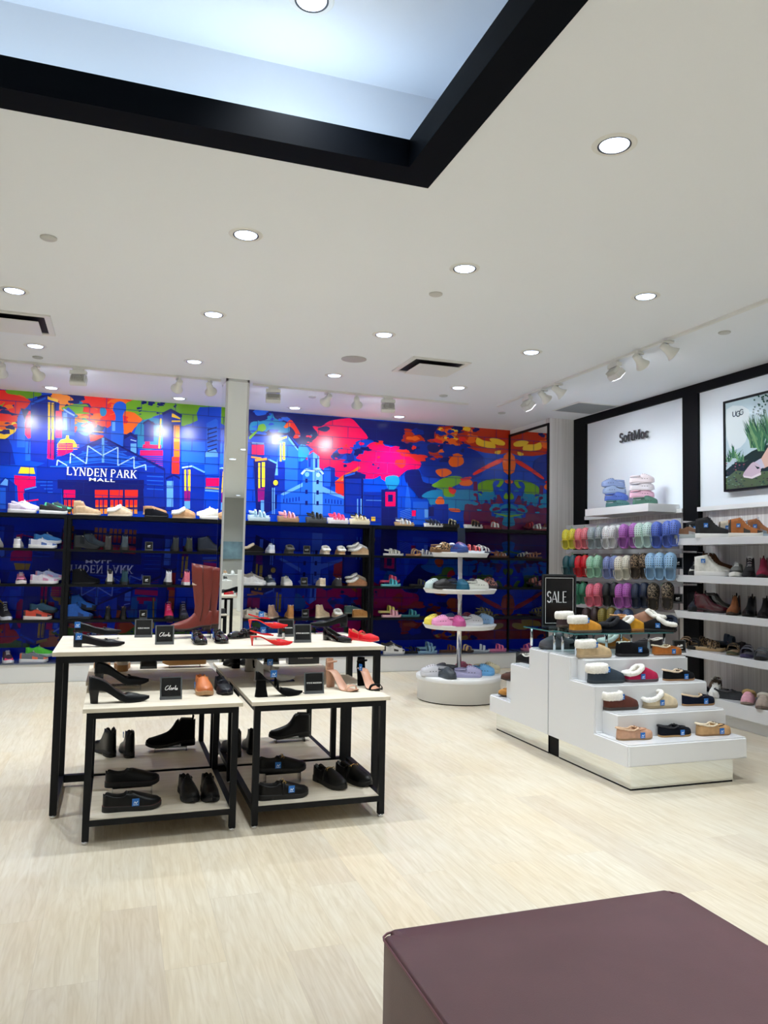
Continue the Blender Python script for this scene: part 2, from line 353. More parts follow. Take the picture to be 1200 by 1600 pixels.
def blob(col,x,z,r,rx=1,rz=1,sd=0,rough=.35):
    rg=random.Random(sd); n=14; ph=[rg.uniform(0,6.28) for _ in range(4)]
    pts=[]
    for i in range(n):
        a=2*PI*i/n; k=1+rough*(.5*math.sin(2*a+ph[0])+.35*math.sin(3*a+ph[1])+.4*math.sin(5*a+ph[2]))
        pts.append((x+r*rx*k*math.cos(a),z+r*rz*k*math.sin(a)))
    mpoly(col,pts,smooth=2)
def splat(f,cols,box,n,r0,r1,sd,rx=1.5,rz=.7):
    rg=random.Random(sd)
    for i in range(n):
        x,z=f(rg.uniform(box[0],box[2]),rg.uniform(box[1],box[3]))
        blob(rg.choice(cols),x,z,rg.uniform(r0,r1)*rg.choice((.5,.7,1,1)),rx*rg.uniform(.7,1.3),rz*rg.uniform(.7,1.3),rg.random()*1000)
# base ground colour
mpoly('base',[(XW0,Z0),(XW1,Z0),(XW1,ZC),(XW0,ZC)])
# --- left part (mall)
mp(A,'deep',[(-300,240),(0,200),(60,320),(80,420),(-300,420)])
splat(A,['orange','red','navy','navy','green','yellow','deep'],(-900,40,140,230),90,.05,.16,3)
mp(A,'orange',[(0,150),(30,110),(80,120),(60,210),(10,240),(-40,200)],3); mp(A,'red',[(0,30),(90,60),(160,90),(110,130),(40,90),(0,110)],3)
mp(A,'green',[(40,26),(160,40),(215,48),(200,66),(110,58),(40,50)],3)
splat(A,['navy','navy','red'],(0,100,150,260),22,.03,.09,5)
mp(A,'pink',[(135,170),(165,140),(165,280),(128,260)],2)
mp(A,'mid',[(90,180),(110,130),(130,190),(130,330),(88,330)]); rect(A,'mid',132,300,158,400)
mp(A,'navy',[(215,60),(420,50),(470,70),(560,150),(520,260),(440,190),(330,150),(210,90)],3)
splat(A,['orange','navy','cyan','green','amber','navy','red'],(300,60,470,230),40,.04,.11,8)
mp(A,'red',[(440,62),(560,74),(720,84),(720,150),(650,190),(600,180),(560,230),(500,170),(470,110)],3)
mp(A,'orange',[(560,95),(640,80),(720,120),(745,180),(700,230),(660,270),(590,200)],3)
splat(A,['orange','red'],(470,100,720,220),16,.05,.1,12)
mp(A,'green',[(690,84),(860,98),(1000,108),(1180,130),(1160,215),(1010,205),(930,220),(870,160),(800,170),(760,195),(700,150),(640,135)],3)
mp(A,'cyan',[(705,240),(740,190),(850,185),(850,330),(700,330)],2)
splat(A,['navy'],(700,95,960,160),14,.01,.035,14)
mp(A,'base',[(1040,120),(1250,130),(1250,300),(960,290),(985,210),(1030,190)],2)
mp(A,'mid',[(595,105),(625,90),(655,105),(655,140),(640,165),(645,320),(598,320),(602,165),(588,140)],2); mp(A,'cyan',[(520,130),(540,122),(556,140),(548,165),(526,165)],2)
rect(A,'mid',578,190,642,330); rect(A,'light',584,198,600,245)
# tower 1
mp(A,'deep',[(160,90),(240,62),(310,100),(290,420),(160,400)]); mp(A,'mid',[(162,98),(238,68),(240,78),(164,110)])
mp(A,'yellow',[(248,64),(302,82),(302,96),(248,80)]); rect(A,'yellow',250,96,262,300); rect(A,'yellow',268,98,282,310); mp(A,'pink',[(248,290),(282,290),(280,395),(246,388)]); line(A,'navy',[(265,96),(263,390)],.014); line(A,'navy',[(286,96),(284,390)],.02)
rect(A,'pink',290,140,322,280)
mp(A,'mid',[(325,150),(355,120),(390,150),(388,270),(325,260)]); line(A,'pale',[(330,130),(352,145),(388,165)],.02); rect(A,'light',330,150,350,240)
mp(A,'yellow',[(300,310),(318,290),(342,285),(345,268),(358,268),(360,286),(384,292),(400,315),(400,330),(300,330)]); rect(A,'pink',302,310,380,372)
for k in range(6): line(A,'amber' if k<3 else 'pink',[(296,318+k*11),(412,318+k*11)],.008)
mp(A,'red',[(465,262),(540,268),(535,290),(470,300)]); line(A,'amber',[(490,250),(540,252)],.015)
rect(A,'deep',645,262,716,380); mp(A,'navy',[(645,270),(680,250),(716,275),(716,290),(680,268),(645,290)]); rect(A,'light',680,310,710,360); line(A,'pale',[(680,290),(710,298)],.012)
rect(A,'pink',755,290,780,322); mp(A,'pink',[(745,315),(840,318),(838,340),(742,335)]); rect(A,'pink',730,346,855,372)
for k in range(9): line(A,'magenta',[(730,372+k*10),(868,374+k*10)],.01)
rect(A,'deep',750,195,800,300); mp(A,'navy',[(745,200),(772,184),(805,205),(805,215),(772,196),(745,212)]); line(A,'yellow',[(838,180),(828,335)],.02)
# tower right
mp(A,'deep',[(848,150),(890,130),(945,165),(940,480),(848,470)]); mp(A,'navy',[(845,150),(890,128),(948,160),(948,175),(890,142),(845,165)])
mp(A,'yellow',[(896,150),(940,178),(938,184),(894,172)]); rect(A,'yellow',894,190,940,198); rect(A,'amber',905,214,936,300); rect(A,'orange',905,300,936,380); rect(A,'red',895,380,934,470); line(A,'navy',[(900,210),(890,470)],.014)
rect(A,'mid',945,300,1070,420); 
mp(A,'light',[(1068,360),(1105,320),(1135,360),(1135,400),(1065,400)]); rect(A,'mid',1065,380,1135,470)
mp(A,'mid',[(1075,205),(1125,180),(1135,190),(1135,340),(1075,340)])
for k in range(6): line(A,'navy',[(1080,240+k*22),(1130,225+k*22)],.016)
rect(A,'pink',1070,490,1180,532); line(A,'yellow',[(1068,540),(1180,548)],.02); line(A,'light',[(1068,554),(1180,562)],.02)
mp(A,'deep',[(945,440),(1000,425),(1068,462),(1060,660),(950,650)]); line(A,'pale',[(948,436),(1000,428)],.02); line(A,'light',[(1000,428),(1066,460)],.02)
rect(A,'yellow',960,446,970,556); rect(A,'yellow',978,446,992,560); rect(A,'magenta',960,556,990,610); rect(A,'light',960,610,990,650)
rect(A,'deep',862,470,936,660); mp(A,'navy',[(862,488),(905,468),(938,486),(938,498),(905,480),(862,500)]); rect(A,'light',868,505,902,640); line(A,'navy',[(868,540),(902,540)],.01)
# mall building
mp(A,'navy',[(190,440),(540,275),(860,440),(862,660),(330,660),(318,500),(190,500)])
mp(A,'deep',[(190,430),(540,283),(855,452),(860,640),(750,640),(745,510),(300,498),(320,540),(320,640),(190,640)])
for k in range(6): line(A,'mid',[(536-k*55,300+k*26),(560+k*50,300+k*26)],.012)
mp(A,'mid',[(300,430),(534,300),(534,410),(300,430)]); mp(A,'mid',[(544,300),(770,440),(700,430),(544,410)])
for k in range(5): line(A,'deep',[(330+k*35,420-k*22),(534,400-k*24)],.01); line(A,'deep',[(544,400-k*24),(740-k*35,424-k*22)],.01)
rect(A,'light',530,280,543,410)
line(A,'pale',[(296,425),(300,396),(350,425)],.014); line(A,'pale',[(365,414),(368,360),(450,415),(458,322),(534,372),(614,330),(614,425),(698,380),(698,440),(758,420),(760,450)],.014)
rect(A,'navy',300,500,750,545)
for k,(x0,x1) in enumerate(((332,392),(494,562),(572,640),(650,718))):
    rect(A,'red' if k else 'pink',x0,552,x1,592)
    for q in range(3): 
        w=(x1-x0)/3; rect(A,'red',x0+q*w+3,604,x0+(q+1)*w-3,632); rect(A,'orange',x0+q*w+3,632,x0+(q+1)*w-3,642); rect(A,'amber',x0+q*w+3,650,x0+(q+1)*w-3,676)
for k in range(4): line(A,'mid',[(190+20*k,510+18*k),(275,510+18*k)],.01); line(A,'mid',[(765,480+22*k),(850,484+22*k)],.01)
# left little houses
mp(A,'yellow',[(108,432),(176,436),(182,468),(95,466)]); mp(A,'pink',[(75,476),(186,482),(184,560),(120,570),(128,620),(95,610),(90,530),(75,520)])
mp(A,'deep',[(-20,520),(28,486),(78,520),(80,660),(-20,660)]); mp(A,'light',[(0,525),(28,492),(42,500),(40,530)]); rect(A,'mid',0,540,30,650)
mp(A,'deep',[(125,545),(190,530),(190,610),(130,612)]); line(A,'light',[(130,550),(190,536)],.012); line(A,'pink',[(130,612),(200,602)],.014)
# further left, outside the photograph's frame, the skyline goes on
rg=random.Random(77)
for k in range(9):
    x=-2.0-k*.26; h=rg.uniform(.3,1.0); mpoly(rg.choice(['deep','mid','navy']),[(x,Z0),(x+.22,Z0),(x+.22,Z0+h),(x+.1,Z0+h+.08),(x,Z0+h)])
    mpoly(rg.choice(['yellow','pink','light']),[(x+.08,Z0+.1),(x+.13,Z0+.1),(x+.13,Z0+h*.8),(x+.08,Z0+h*.8)])
# --- middle part (right of the pillar)
mp(B,'navy',[(-150,40),(60,45),(420,80),(800,110),(1400,170),(1400,400),(1160,330),(900,260),(700,240),(500,300),(400,300),(330,230),(60,240),(-150,230)])
mp(B,'cyan',[(55,140),(130,130),(180,110),(210,70),(230,110),(320,150),(330,210),(250,210),(190,190),(150,215),(55,215)],3)
splat(B,['cyan','base','mid'],(60,60,330,220),12,.03,.08,21)
mp(B,'green',[(45,240),(100,190),(110,160),(150,150),(165,185),(130,210),(110,200),(50,260)],3)
mp(B,'pink',[(500,168),(560,170),(620,130),(720,112),(780,112),(830,160),(900,250),(830,270),(760,310),(680,330),(590,400),(500,330),(470,300),(540,230)],3)
mp(B,'navy',[(535,185),(590,165),(625,180),(600,205),(560,200)],3)
mp(B,'pink',[(450,400),(500,340),(600,330),(700,420),(780,450),(800,520),(700,540),(560,470)],3)
mp(B,'pink',[(870,350),(900,300),(960,280),(1040,320),(1120,310),(1180,380),(1215,430),(1160,480),(1100,540),(1000,520),(940,545),(870,550),(820,480),(850,410)],3)
mp(B,'deep',[(630,380),(700,340),(780,350),(800,420),(760,430),(740,370),(700,400),(660,410)],3)
splat(B,['pink','navy','red','pink'],(660,260,1190,480),46,.02,.07,23)
mp(B,'red',[(300,160),(340,120),(370,150),(410,220),(400,250),(360,250),(375,215),(340,170),(310,180)],3); mp(B,'orange',[(292,170),(330,140),(340,160),(310,180)],3)
splat(B,['amber','pink','light','navy'],(400,220,520,300),10,.01,.025,24)
line(B,'orange',[(660,580),(720,530),(800,490),(840,460)],.035); line(B,'amber',[(680,590),(740,530)],.02)
rect(B,'red',665,560,725,690); 
# houses
rect(B,'deep',55,285,150,400); rect(B,'pink',62,300,150,372); line(B,'pale',[(62,286),(150,292)],.02); line(B,'amber',[(58,388),(130,398)],.022)
mp(B,'mid',[(250,250),(320,228),(395,330),(390,640),(290,620),(250,400)]); mp(B,'yellow',[(250,258),(315,236),(315,250),(250,272)]); mp(B,'light',[(325,240),(395,325),(395,345),(325,262)]); mp(B,'navy',[(318,228),(330,230),(400,320),(392,330)])
rect(B,'yellow',264,290,276,420); rect(B,'yellow',284,282,302,408); mp(B,'deep',[(225,420),(300,420),(300,640),(225,640)])
mp(B,'cyan',[(400,310),(440,300),(480,350),(450,400),(400,420)],2)
mp(B,'navy',[(75,410),(170,396),(250,440),(240,760),(95,820)]); line(B,'amber',[(85,412),(170,402)],.03); line(B,'light',[(180,404),(240,432)],.022)
rect(B,'yellow',108,430,122,612); rect(B,'yellow',134,426,156,604); mp(B,'magenta',[(104,616),(155,606),(150,700),(106,712)]); rect(B,'light',126,700,150,790)
mp(B,'deep',[(225,520),(248,395),(270,520),(285,650),(225,660)]); mp(B,'light',[(228,520),(246,400),(250,520)]); mp(B,'navy',[(215,548),(255,548),(255,600),(215,600)]); rg2=arc(233,574,17,19,0,360,12); mp(B,'yellow',rg2)
rect(B,'light',207,610,213,800); rect(B,'light',220,610,228,800)
rect(B,'mid',580,470,660,600); mp(B,'deep',[(578,470),(620,455),(662,468),(662,600),(630,600),(630,470)])
# church
mp(B,'mid',[(270,655),(430,575),(430,860),(270,860)]); mp(B,'light',[(270,655),(430,572),(430,600),(290,665)])
mp(B,'mid',[(572,610),(725,680),(725,860),(572,860)]); mp(B,'light',[(572,600),(725,672),(725,690),(572,640)])
mp(B,'mid',[(428,500),(500,480),(500,860),(428,860)]); mp(B,'light',[(500,480),(572,520),(572,860),(500,860)])
mp(B,'mid',[(462,380),(503,350),(503,480),(462,490)]); mp(B,'light',[(503,350),(548,385),(548,500),(503,480)]); rect(B,'deep',470,400,486,460); rect(B,'deep',518,400,534,465)
line(B,'pale',[(420,512),(450,478),(500,488),(545,472),(576,512)],.03); mp(B,'light',arc(460,514,16,18,0,360,12)); mp(B,'pale',arc(540,517,15,17,0,360,12))
for x,ys in ((456,(560,640,720)),(536,(570,645,722))):
    for y in ys: rect(B,'navy',x-9,y-16,x+8,y+14)
for k in range(6): rect(B,'deep',288+k*22,690-k*3,296+k*22,720-k*3); rect(B,'deep',590+k*22,690+k*2,598+k*22,720+k*2)
mp(B,'navy',[(722,520),(810,492),(885,515),(880,545),(865,545),(862,800),(730,790)]); mp(B,'mid',[(728,520),(805,500),(805,512),(728,532)]); rect(B,'deep',735,545,850,790); rect(B,'light',820,690,828,850); rect(B,'light',845,690,853,850)
rect(B,'deep',870,550,1020,860); rect(B,'base',870,545,1040,640); line(B,'light',[(885,700),(1000,702)],.006)
mp(B,'cyan',[(1045,540),(1090,530),(1120,560),(1060,605),(1040,570)],3)
rect(B,'navy',1022,618,1112,860); rect(B,'pink',1030,642,1096,742); rect(B,'navy',1044,666,1080,714); rect(B,'mid',1030,750,1100,850)
rect(B,'yellow',922,820,952,850)
# --- right part
mp(D,'navy',[(0,80),(400,115),(420,250),(250,260),(120,260),(0,240)])
mp(D,'rust',[(380,118),(600,120),(860,140),(900,150),(900,300),(700,300),(600,270),(520,255),(400,230),(350,210)],2)
mp(D,'orange',[(390,150),(520,130),(560,230),(470,250),(360,225)],3)
splat(D,['navy','rust','orange','navy','yellow'],(380,120,620,250),40,.03,.07,31)
mp(D,'yellow',[(645,195),(690,215),(760,230),(770,270),(700,262),(640,240)],3); mp(D,'yellow',[(730,205),(780,200),(835,225),(830,250),(770,240)],3); mp(D,'yellow',[(560,120),(600,128),(590,150),(545,140)],2); mp(D,'yellow',[(770,290),(810,285),(800,310),(770,305)],2)
mp(D,'deep',[(250,260),(330,230),(560,260),(660,320),(700,400),(620,480),(300,470),(240,400),(180,330)],3)
splat(D,['red','rust','orange','navy','deep'],(150,150,560,360),52,.03,.08,33)
mp(D,'navy',[(300,250),(350,240),(390,270),(360,300),(310,290)],3)
mp(D,'orange',[(450,350),(500,310),(550,340),(545,380),(490,400),(455,385)],3); mp(D,'orange',[(360,420),(430,410),(470,440),(410,470),(370,450)],3)
mp(D,'red',[(620,440),(700,390),(790,345),(830,340),(810,370),(720,410),(630,455)],3)
mp(D,'orange',[(830,320),(900,300),(920,460),(830,430)],2); mp(D,'deep',[(560,260),(690,330),(640,420),(560,400)],2)
mp(D,'navy',[(150,430),(240,420),(270,500),(340,520),(360,560),(260,620),(200,560),(150,500)],3)
mp(D,'pink',[(-20,270),(60,265),(150,300),(250,360),(240,410),(160,420),(80,480),(-20,480)],3)
splat(D,['pink','red'],(100,280,260,420),12,.03,.07,34)
mp(D,'cyan',[(10,470),(90,460),(105,510),(60,560),(20,540)],3)
mp(D,'green',[(400,480),(470,462),(540,470),(530,510),(470,540),(440,580),(410,560),(330,530),(370,500)],3); mp(D,'orange',[(530,500),(590,485),(615,510),(590,530),(530,525)],3); mp(D,'red',[(530,480),(600,465),(600,485),(540,495)],2)
mp(D,'cyan',[(260,600),(330,560),(470,560),(620,560),(615,620),(580,650),(560,700),(440,700),(330,670),(300,620)],3)
mp(D,'green',[(410,545),(470,540),(490,600),(430,605),(408,580)],3); mp(D,'red',[(450,535),(500,560),(480,590),(450,570)],2)
mp(D,'orange',[(355,640),(380,605),(410,615),(415,655),(370,658)],3); mp(D,'orange',[(450,685),(520,690),(525,712),(460,705)],2)
mp(D,'deep',[(330,660),(445,655),(445,790),(320,790)]); rect(D,'navy',310,676,345,740)
mp(D,'maroon',[(620,500),(645,500),(650,640),(740,660),(745,740),(900,760),(910,900),(560,860),(550,740),(560,660),(620,640)])
mp(D,'cyan',[(660,540),(700,520),(760,560),(760,640),(660,640)],2)
mp(D,'green',[(650,545),(660,510),(740,484),(830,488),(800,540),(755,520),(755,570),(690,570),(680,600),(655,580)],3)
mp(D,'base',[(760,500),(800,490),(790,520),(755,540)],2); mp(D,'orange',[(838,490),(900,490),(880,515),(845,510)],2)
mp(D,'maroon',[(735,600),(800,590),(830,650),(740,660)]); mp(D,'navy',arc(765,635,11,13,0,360,10))
mp(D,'cyan',[(730,690),(760,665),(810,680),(800,705),(750,710)],3); mp(D,'cyan',[(810,670),(900,660),(900,800),(820,800),(830,740),(775,750),(780,730),(815,715)],3)
mp(D,'green',[(760,715),(860,735),(850,745),(765,722)]); mp(D,'green',[(830,600),(850,575),(860,620),(835,620)],2)
splat(D,['maroon','cyan','deep'],(560,560,860,700),22,.02,.05,36)
rect(D,'navy',-20,555,90,860); rect(D,'pink',8,572,78,672); rect(D,'navy',26,590,60,640); rect(D,'base',92,600,190,800); mp(D,'mid',[(145,640),(160,500),(185,640),(185,700),(145,700)]); rect(D,'mid',200,640,305,800); rect(D,'pink',192,700,220,740); rect(D,'light',280,690,305,750)
for k in range(6): line(D,'light',[(110,770-k*12),(190,745-k*12)],.004)
# panel seams
for k in range(1,10):
    z=Z0+k*.157
    mpoly('seam',[(XW0,z),(XW1,z),(XW1,z+.007),(XW0,z+.007)])
    x=XW0+(.21 if k%2 else 0)+rg.uniform(0,.05)
    while x<XW1:
        mpoly('seam',[(x,z),(x+.006,z),(x+.006,z+.157),(x,z+.157)]); x+=.42
# lettering
pa=wall2(103.5,742); pb=wall2(214,746.5)
polys,wd=serif_text('LYNDEN PARK',0,0,1,.03); sc_=(pb[0]-pa[0])/wd
hh=wall2(105,729.8)[1]-wall2(105,742)[1]
for p in polys: mpoly('white',[(pa[0]+x*sc_,pa[1]+z*hh) for x,z in p])
me=text_mesh('MALL',.055,0,space=1.15,bold=.0012,sx=2.1)
pm=wall2(159,750.3)
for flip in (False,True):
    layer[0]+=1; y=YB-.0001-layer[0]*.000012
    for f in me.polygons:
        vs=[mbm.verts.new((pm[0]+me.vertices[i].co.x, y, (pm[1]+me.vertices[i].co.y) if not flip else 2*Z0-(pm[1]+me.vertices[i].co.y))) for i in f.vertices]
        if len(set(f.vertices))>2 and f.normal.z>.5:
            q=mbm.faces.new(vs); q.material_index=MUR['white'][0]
# wall body behind the print
add_box(mbm,XL,XM+.1,YB,YB+.1,0,ZC,MUR['base'][0])
struct('wall_back',mbm,[v[1] for v in MUR.values()],fix=False)
# ------------------------------------------------------------ mirror on the side wall
t=thing('wall_mirror','tall frameless-backed mirror in a thin black frame at the right end of the mural','mirror')
obj('mirror_glass',bx(XM,XM+.01,YM+.02,YB-.02,.03,ZC-.10),M_mirror,t)
bm=bmesh.new()
for a in ((YM,YM+.03,.0,ZC-.07),(YB-.03,YB-.002,.0,ZC-.07),(YM+.03,YB-.03,ZC-.10,ZC-.07),(YM+.03,YB-.03,.0,.03)): add_box(bm,XM-.012,XM+.011,*a)
obj('frame',bm,M_black,t)
# ------------------------------------------------------------ mirrored pillar
p0=on('z',ZC,353,592); p1=on('z',ZC,391,593); PX0,PX1,PY=p0.x,p1.x,(p0.y+p1.y)/2; PD=.36
bm=bx(PX0+.012,PX1-.012,PY+.012,PY+PD,0,ZC); struct('pillar',bm,M_white)
t=thing('pillar_mirror','mirror cladding of the narrow pillar between the tables and the mural','mirror',(0,0,0))
obj('front_glass',bx(PX0+.022,PX1-.022,PY,PY+.01,.08,ZC-.03),M_mirror,t)
obj('side_glass',bx(PX0,PX0+.01,PY+.02,PY+PD-.006,.08,ZC-.03),M_mirror,t)
M_edge=mat('brushed_aluminium_edge',(206,208,210),.35,.6)
bm=bmesh.new()
for x0,x1 in ((PX0,PX0+.022),(PX1-.022,PX1)): add_box(bm,x0,x1,PY-.004,PY+.02,0,ZC)
add_box(bm,PX0,PX1,PY-.004,PY+.012,0,.08); add_box(bm,PX0,PX1,PY-.004,PY+.012,ZC-.03,ZC); add_box(bm,PX0,PX0+.012,PY+PD-.006,PY+PD,0,ZC)
obj('edge_trim',bm,M_edge,t)
# ------------------------------------------------------------ right wall black grid and light panels
YC1=on('x',XR,905,700).y; Y92=on('x',XR,921,700).y
c0=on('x',XR,1073,650).y; c1=on('x',XR,1097,650).y; ZP1=on('x',XR,1098,617).z; ZP0=on('x',XR,1098,793).z
M_panel=mat('pale_wall_panel',(232,240,247),.5)  # one even pale colour, not emissive
YEND=1.2
bm=bmesh.new()
add_box(bm,XR-.06,XR,YEND,YM-.002,ZP1+.02,ZC-.001); 
for a,b in ((Y92,YM-.002),(c1,c0),(3.7,4.05),(YEND,YEND+.3)): add_box(bm,XR-.06,XR,a,b,.02,ZP1+.02)
struct('trim_2',bm,M_blackwall)
for n,(a,b) in enumerate(((c0,Y92),(4.05,c1),(YEND+.3,3.7))):
    struct('wall_panel_%d'%(n+1) if 0 else 'wall_panel',bx(XR-.03,XR,a,b,ZP0,ZP1+.02),M_panel)
    struct('trim_%d'%(n+3),bx(XR-.075,XR-.0,a,b,ZP0-.045,ZP0),M_white)
# return strip kick etc
struct('baseboard_right',bx(XR-.012,XR,YF,YM,0,.09),M_white)
# ============================================================ CEILING FIXTURES
def dup(root,loc,rotz=None,label=None,rot=None,scale=None):
    r=root.copy(); C.objects.link(r); r.location=loc
    if rotz is not None: r.rotation_euler=(0,0,rotz)
    if rot is not None: r.rotation_euler=rot
    if scale: r.scale=(scale,)*3
    if label: r['label']=label
    for ch in list(root.children):
        c=ch.copy(); C.objects.link(c); c.parent=r
        for g in ch.children:
            d=g.copy(); C.objects.link(d); d.parent=c
    return r
def make_downlight():
    t=thing('downlight','recessed round downlight','ceiling light',(0,0,0),0,'recessed ceiling downlights')
    bm=bmesh.new(); n=40; prof=[(.076,.0),(.076,-.004),(.098,-.004),(.105,0)]
    rings=[[bm.verts.new((r*math.cos(2*PI*i/n),r*math.sin(2*PI*i/n),z)) for i in range(n)] for r,z in prof]
    for a,b in zip(rings,rings[1:]):
        for i in range(n): bm.faces.new((a[i],a[(i+1)%n],b[(i+1)%n],b[i]))
    obj('trim_ring',bm,M_fix,t)
    bm=bmesh.new(); add_lathe(bm,[(.070,-.001),(.074,-.006),(.078,-.0055),(.0785,-.001)],n=40); obj('bezel',bm,mat('lamp_bezel_black',(38,40,44),.4),t)
    bm=bmesh.new(); add_lathe(bm,[(.069,-.002),(.066,-.0065),(.03,-.009),(.001,-.0095)],n=40); obj('lens',bm,M_lens,t)
    lamp('downlight_lamp','SPOT',(0,0,-.014),P_DOWN,t,(0,0,-2),size=.035,angle=104,blend=.85)
    return t
gx=[-.77,.66,2.085,3.50]; k_=1.033
gx=[x*k_ for x in gx]; gy=[4.52*k_,6.13*k_,7.71*k_,9.6*k_]
d0=make_downlight(); first=True
colw=['leftmost','second','third','rightmost']; roww={gy[3]:'row nearest the mural',gy[2]:'second row from the mural',gy[1]:'third row from the mural',gy[0]:'fourth row from the mural'}
def down(x,y,z,label):
    global first
    if first: d0.location=(x,y,z); d0['label']=label; first=False; return d0
    return dup(d0,(x,y,z),label=label)
for y in gy:
    for i,x in enumerate(gx): down(x,y,ZC,'round white recessed ceiling downlight, %s of the %s'%(colw[i],roww[y]))
down(2.081*k_,2.905*k_,ZC,'large-looking round ceiling downlight right of the black framed recess, nearest the viewer')
down(3.5*k_,2.9*k_,ZC,'round ceiling downlight near the viewer, beyond the right edge of view')
q=on('z',ZR,487,0); down(q.x,q.y,ZR,'round downlight up inside the black framed ceiling recess')
# more of the same rows behind and beside the viewer
for y in (1.5,-.2,-1.9,-3.8,-5.8,-7.6):
    for x in gx+[-2.3,-3.6]:
        if HX0-.4<x<HX1+.4 and HY0-.4<y<HY1+.4: continue
        down(x,y,ZC,'round ceiling downlight in the rows behind the viewer')
for y in gy[:3]: down(-2.3,y,ZC,'round ceiling downlight beyond the left edge of view')
# sensors, sprinklers, speaker
def disc(name,label,cat,px,py,r,c,th=.012,group=None):
    q=on('z',ZC,px,py); bm=bmesh.new(); add_lathe(bm,[(r,0),(r,-th*.6),(r*.85,-th),(.001,-th)],n=28)
    o=obj(name,bm,mat('ceiling_cover_plate',c,.5),loc=(q.x,q.y,ZC)); return tag(o,label,cat,group)
disc('sprinkler_cover','small round sprinkler cover plate on the left of the ceiling in front of the vent','sprinkler',76,371,.05,(196,196,192))
disc('sprinkler_cover','small round sprinkler cover plate near the middle downlight of the ceiling','sprinkler',681,459,.05,(196,196,192))
disc('sprinkler_cover','small round sprinkler cover plate beside the right track','sprinkler',1132,519,.05,(196,196,192))
disc('sprinkler_cover','small round grey sprinkler cover at the far left by the track','sprinkler',59,558,.05,(180,182,182))
disc('sprinkler_cover','small round grey sprinkler cover above the end of the mural track','sprinkler',693,618,.05,(180,182,182))
disc('sprinkler_cover','small round sprinkler cover near the mirror corner','sprinkler',784,645,.05,(180,182,182))
disc('sprinkler_cover','small round grey sprinkler cover between the mural track and the mural','sprinkler',488,620,.045,(186,188,190))
disc('ceiling_speaker','flat round grey ceiling speaker left of the air vent','speaker',553,561,.125,(176,176,173),.006)
def vent(label,px4):
    pts=[on('z',ZC,*p) for p in px4]; x0=min(p.x for p in pts);x1=max(p.x for p in pts);y0=min(p.y for p in pts);y1=max(p.y for p in pts)
    cx,cy,h=(x0+x1)/2,(y0+y1)/2,.31
    t=thing('ceiling_vent',label,'air vent',(cx,cy,ZC))
    bm=bmesh.new()
    for a in ((-h,h,-h,-h+.05),(-h,h,h-.05,h),(-h,-h+.05,-h+.05,h-.05),(h-.05,h,-h+.05,h-.05)): add_box(bm,*a,-.012,0)
    obj('frame',bm,M_fix,t)
    obj('duct_opening',bx(-h+.05,h-.05,-h+.05,h-.05,-.0015,-.0005),mat('duct_dark',(24,24,28),.7),t)
    obj('plaque',bx(-.215,.215,-.235,.195,-.05,-.042,bevel=.003),M_fix,t)
    bm=bmesh.new()
    for sx in (-.15,.15): add_box(bm,sx-.006,sx+.006,-.006,.006,-.043,-.001)
    obj('hanger',bm,M_fix,t)
vent('square white air vent with a lowered centre plate in the middle of the ceiling',[(600,580),(707,588),(741,564),(638,555)])
vent('square white air vent with lowered plate at the left edge of the ceiling',[(0,483),(104,490),(110,525),(-55,514)])
q0=on('z',ZC,877,642); q1=on('z',ZC,953,633)
t=thing('return_grille','flat grey square return air grille in the ceiling by the striped column','air vent',((q0.x+q1.x)/2,(q0.y+q1.y)/2,ZC))
obj('frame',bx(-.3,.3,-.3,.3,-.006,0),M_fix,t)
bm=bmesh.new()
for i in range(22): add_box(bm,-.27,.27,-.27+i*.025,-.258+i*.025,-.010,-.005)
obj('slats',bm,mat('grille_grey',(150,154,158),.5),t)
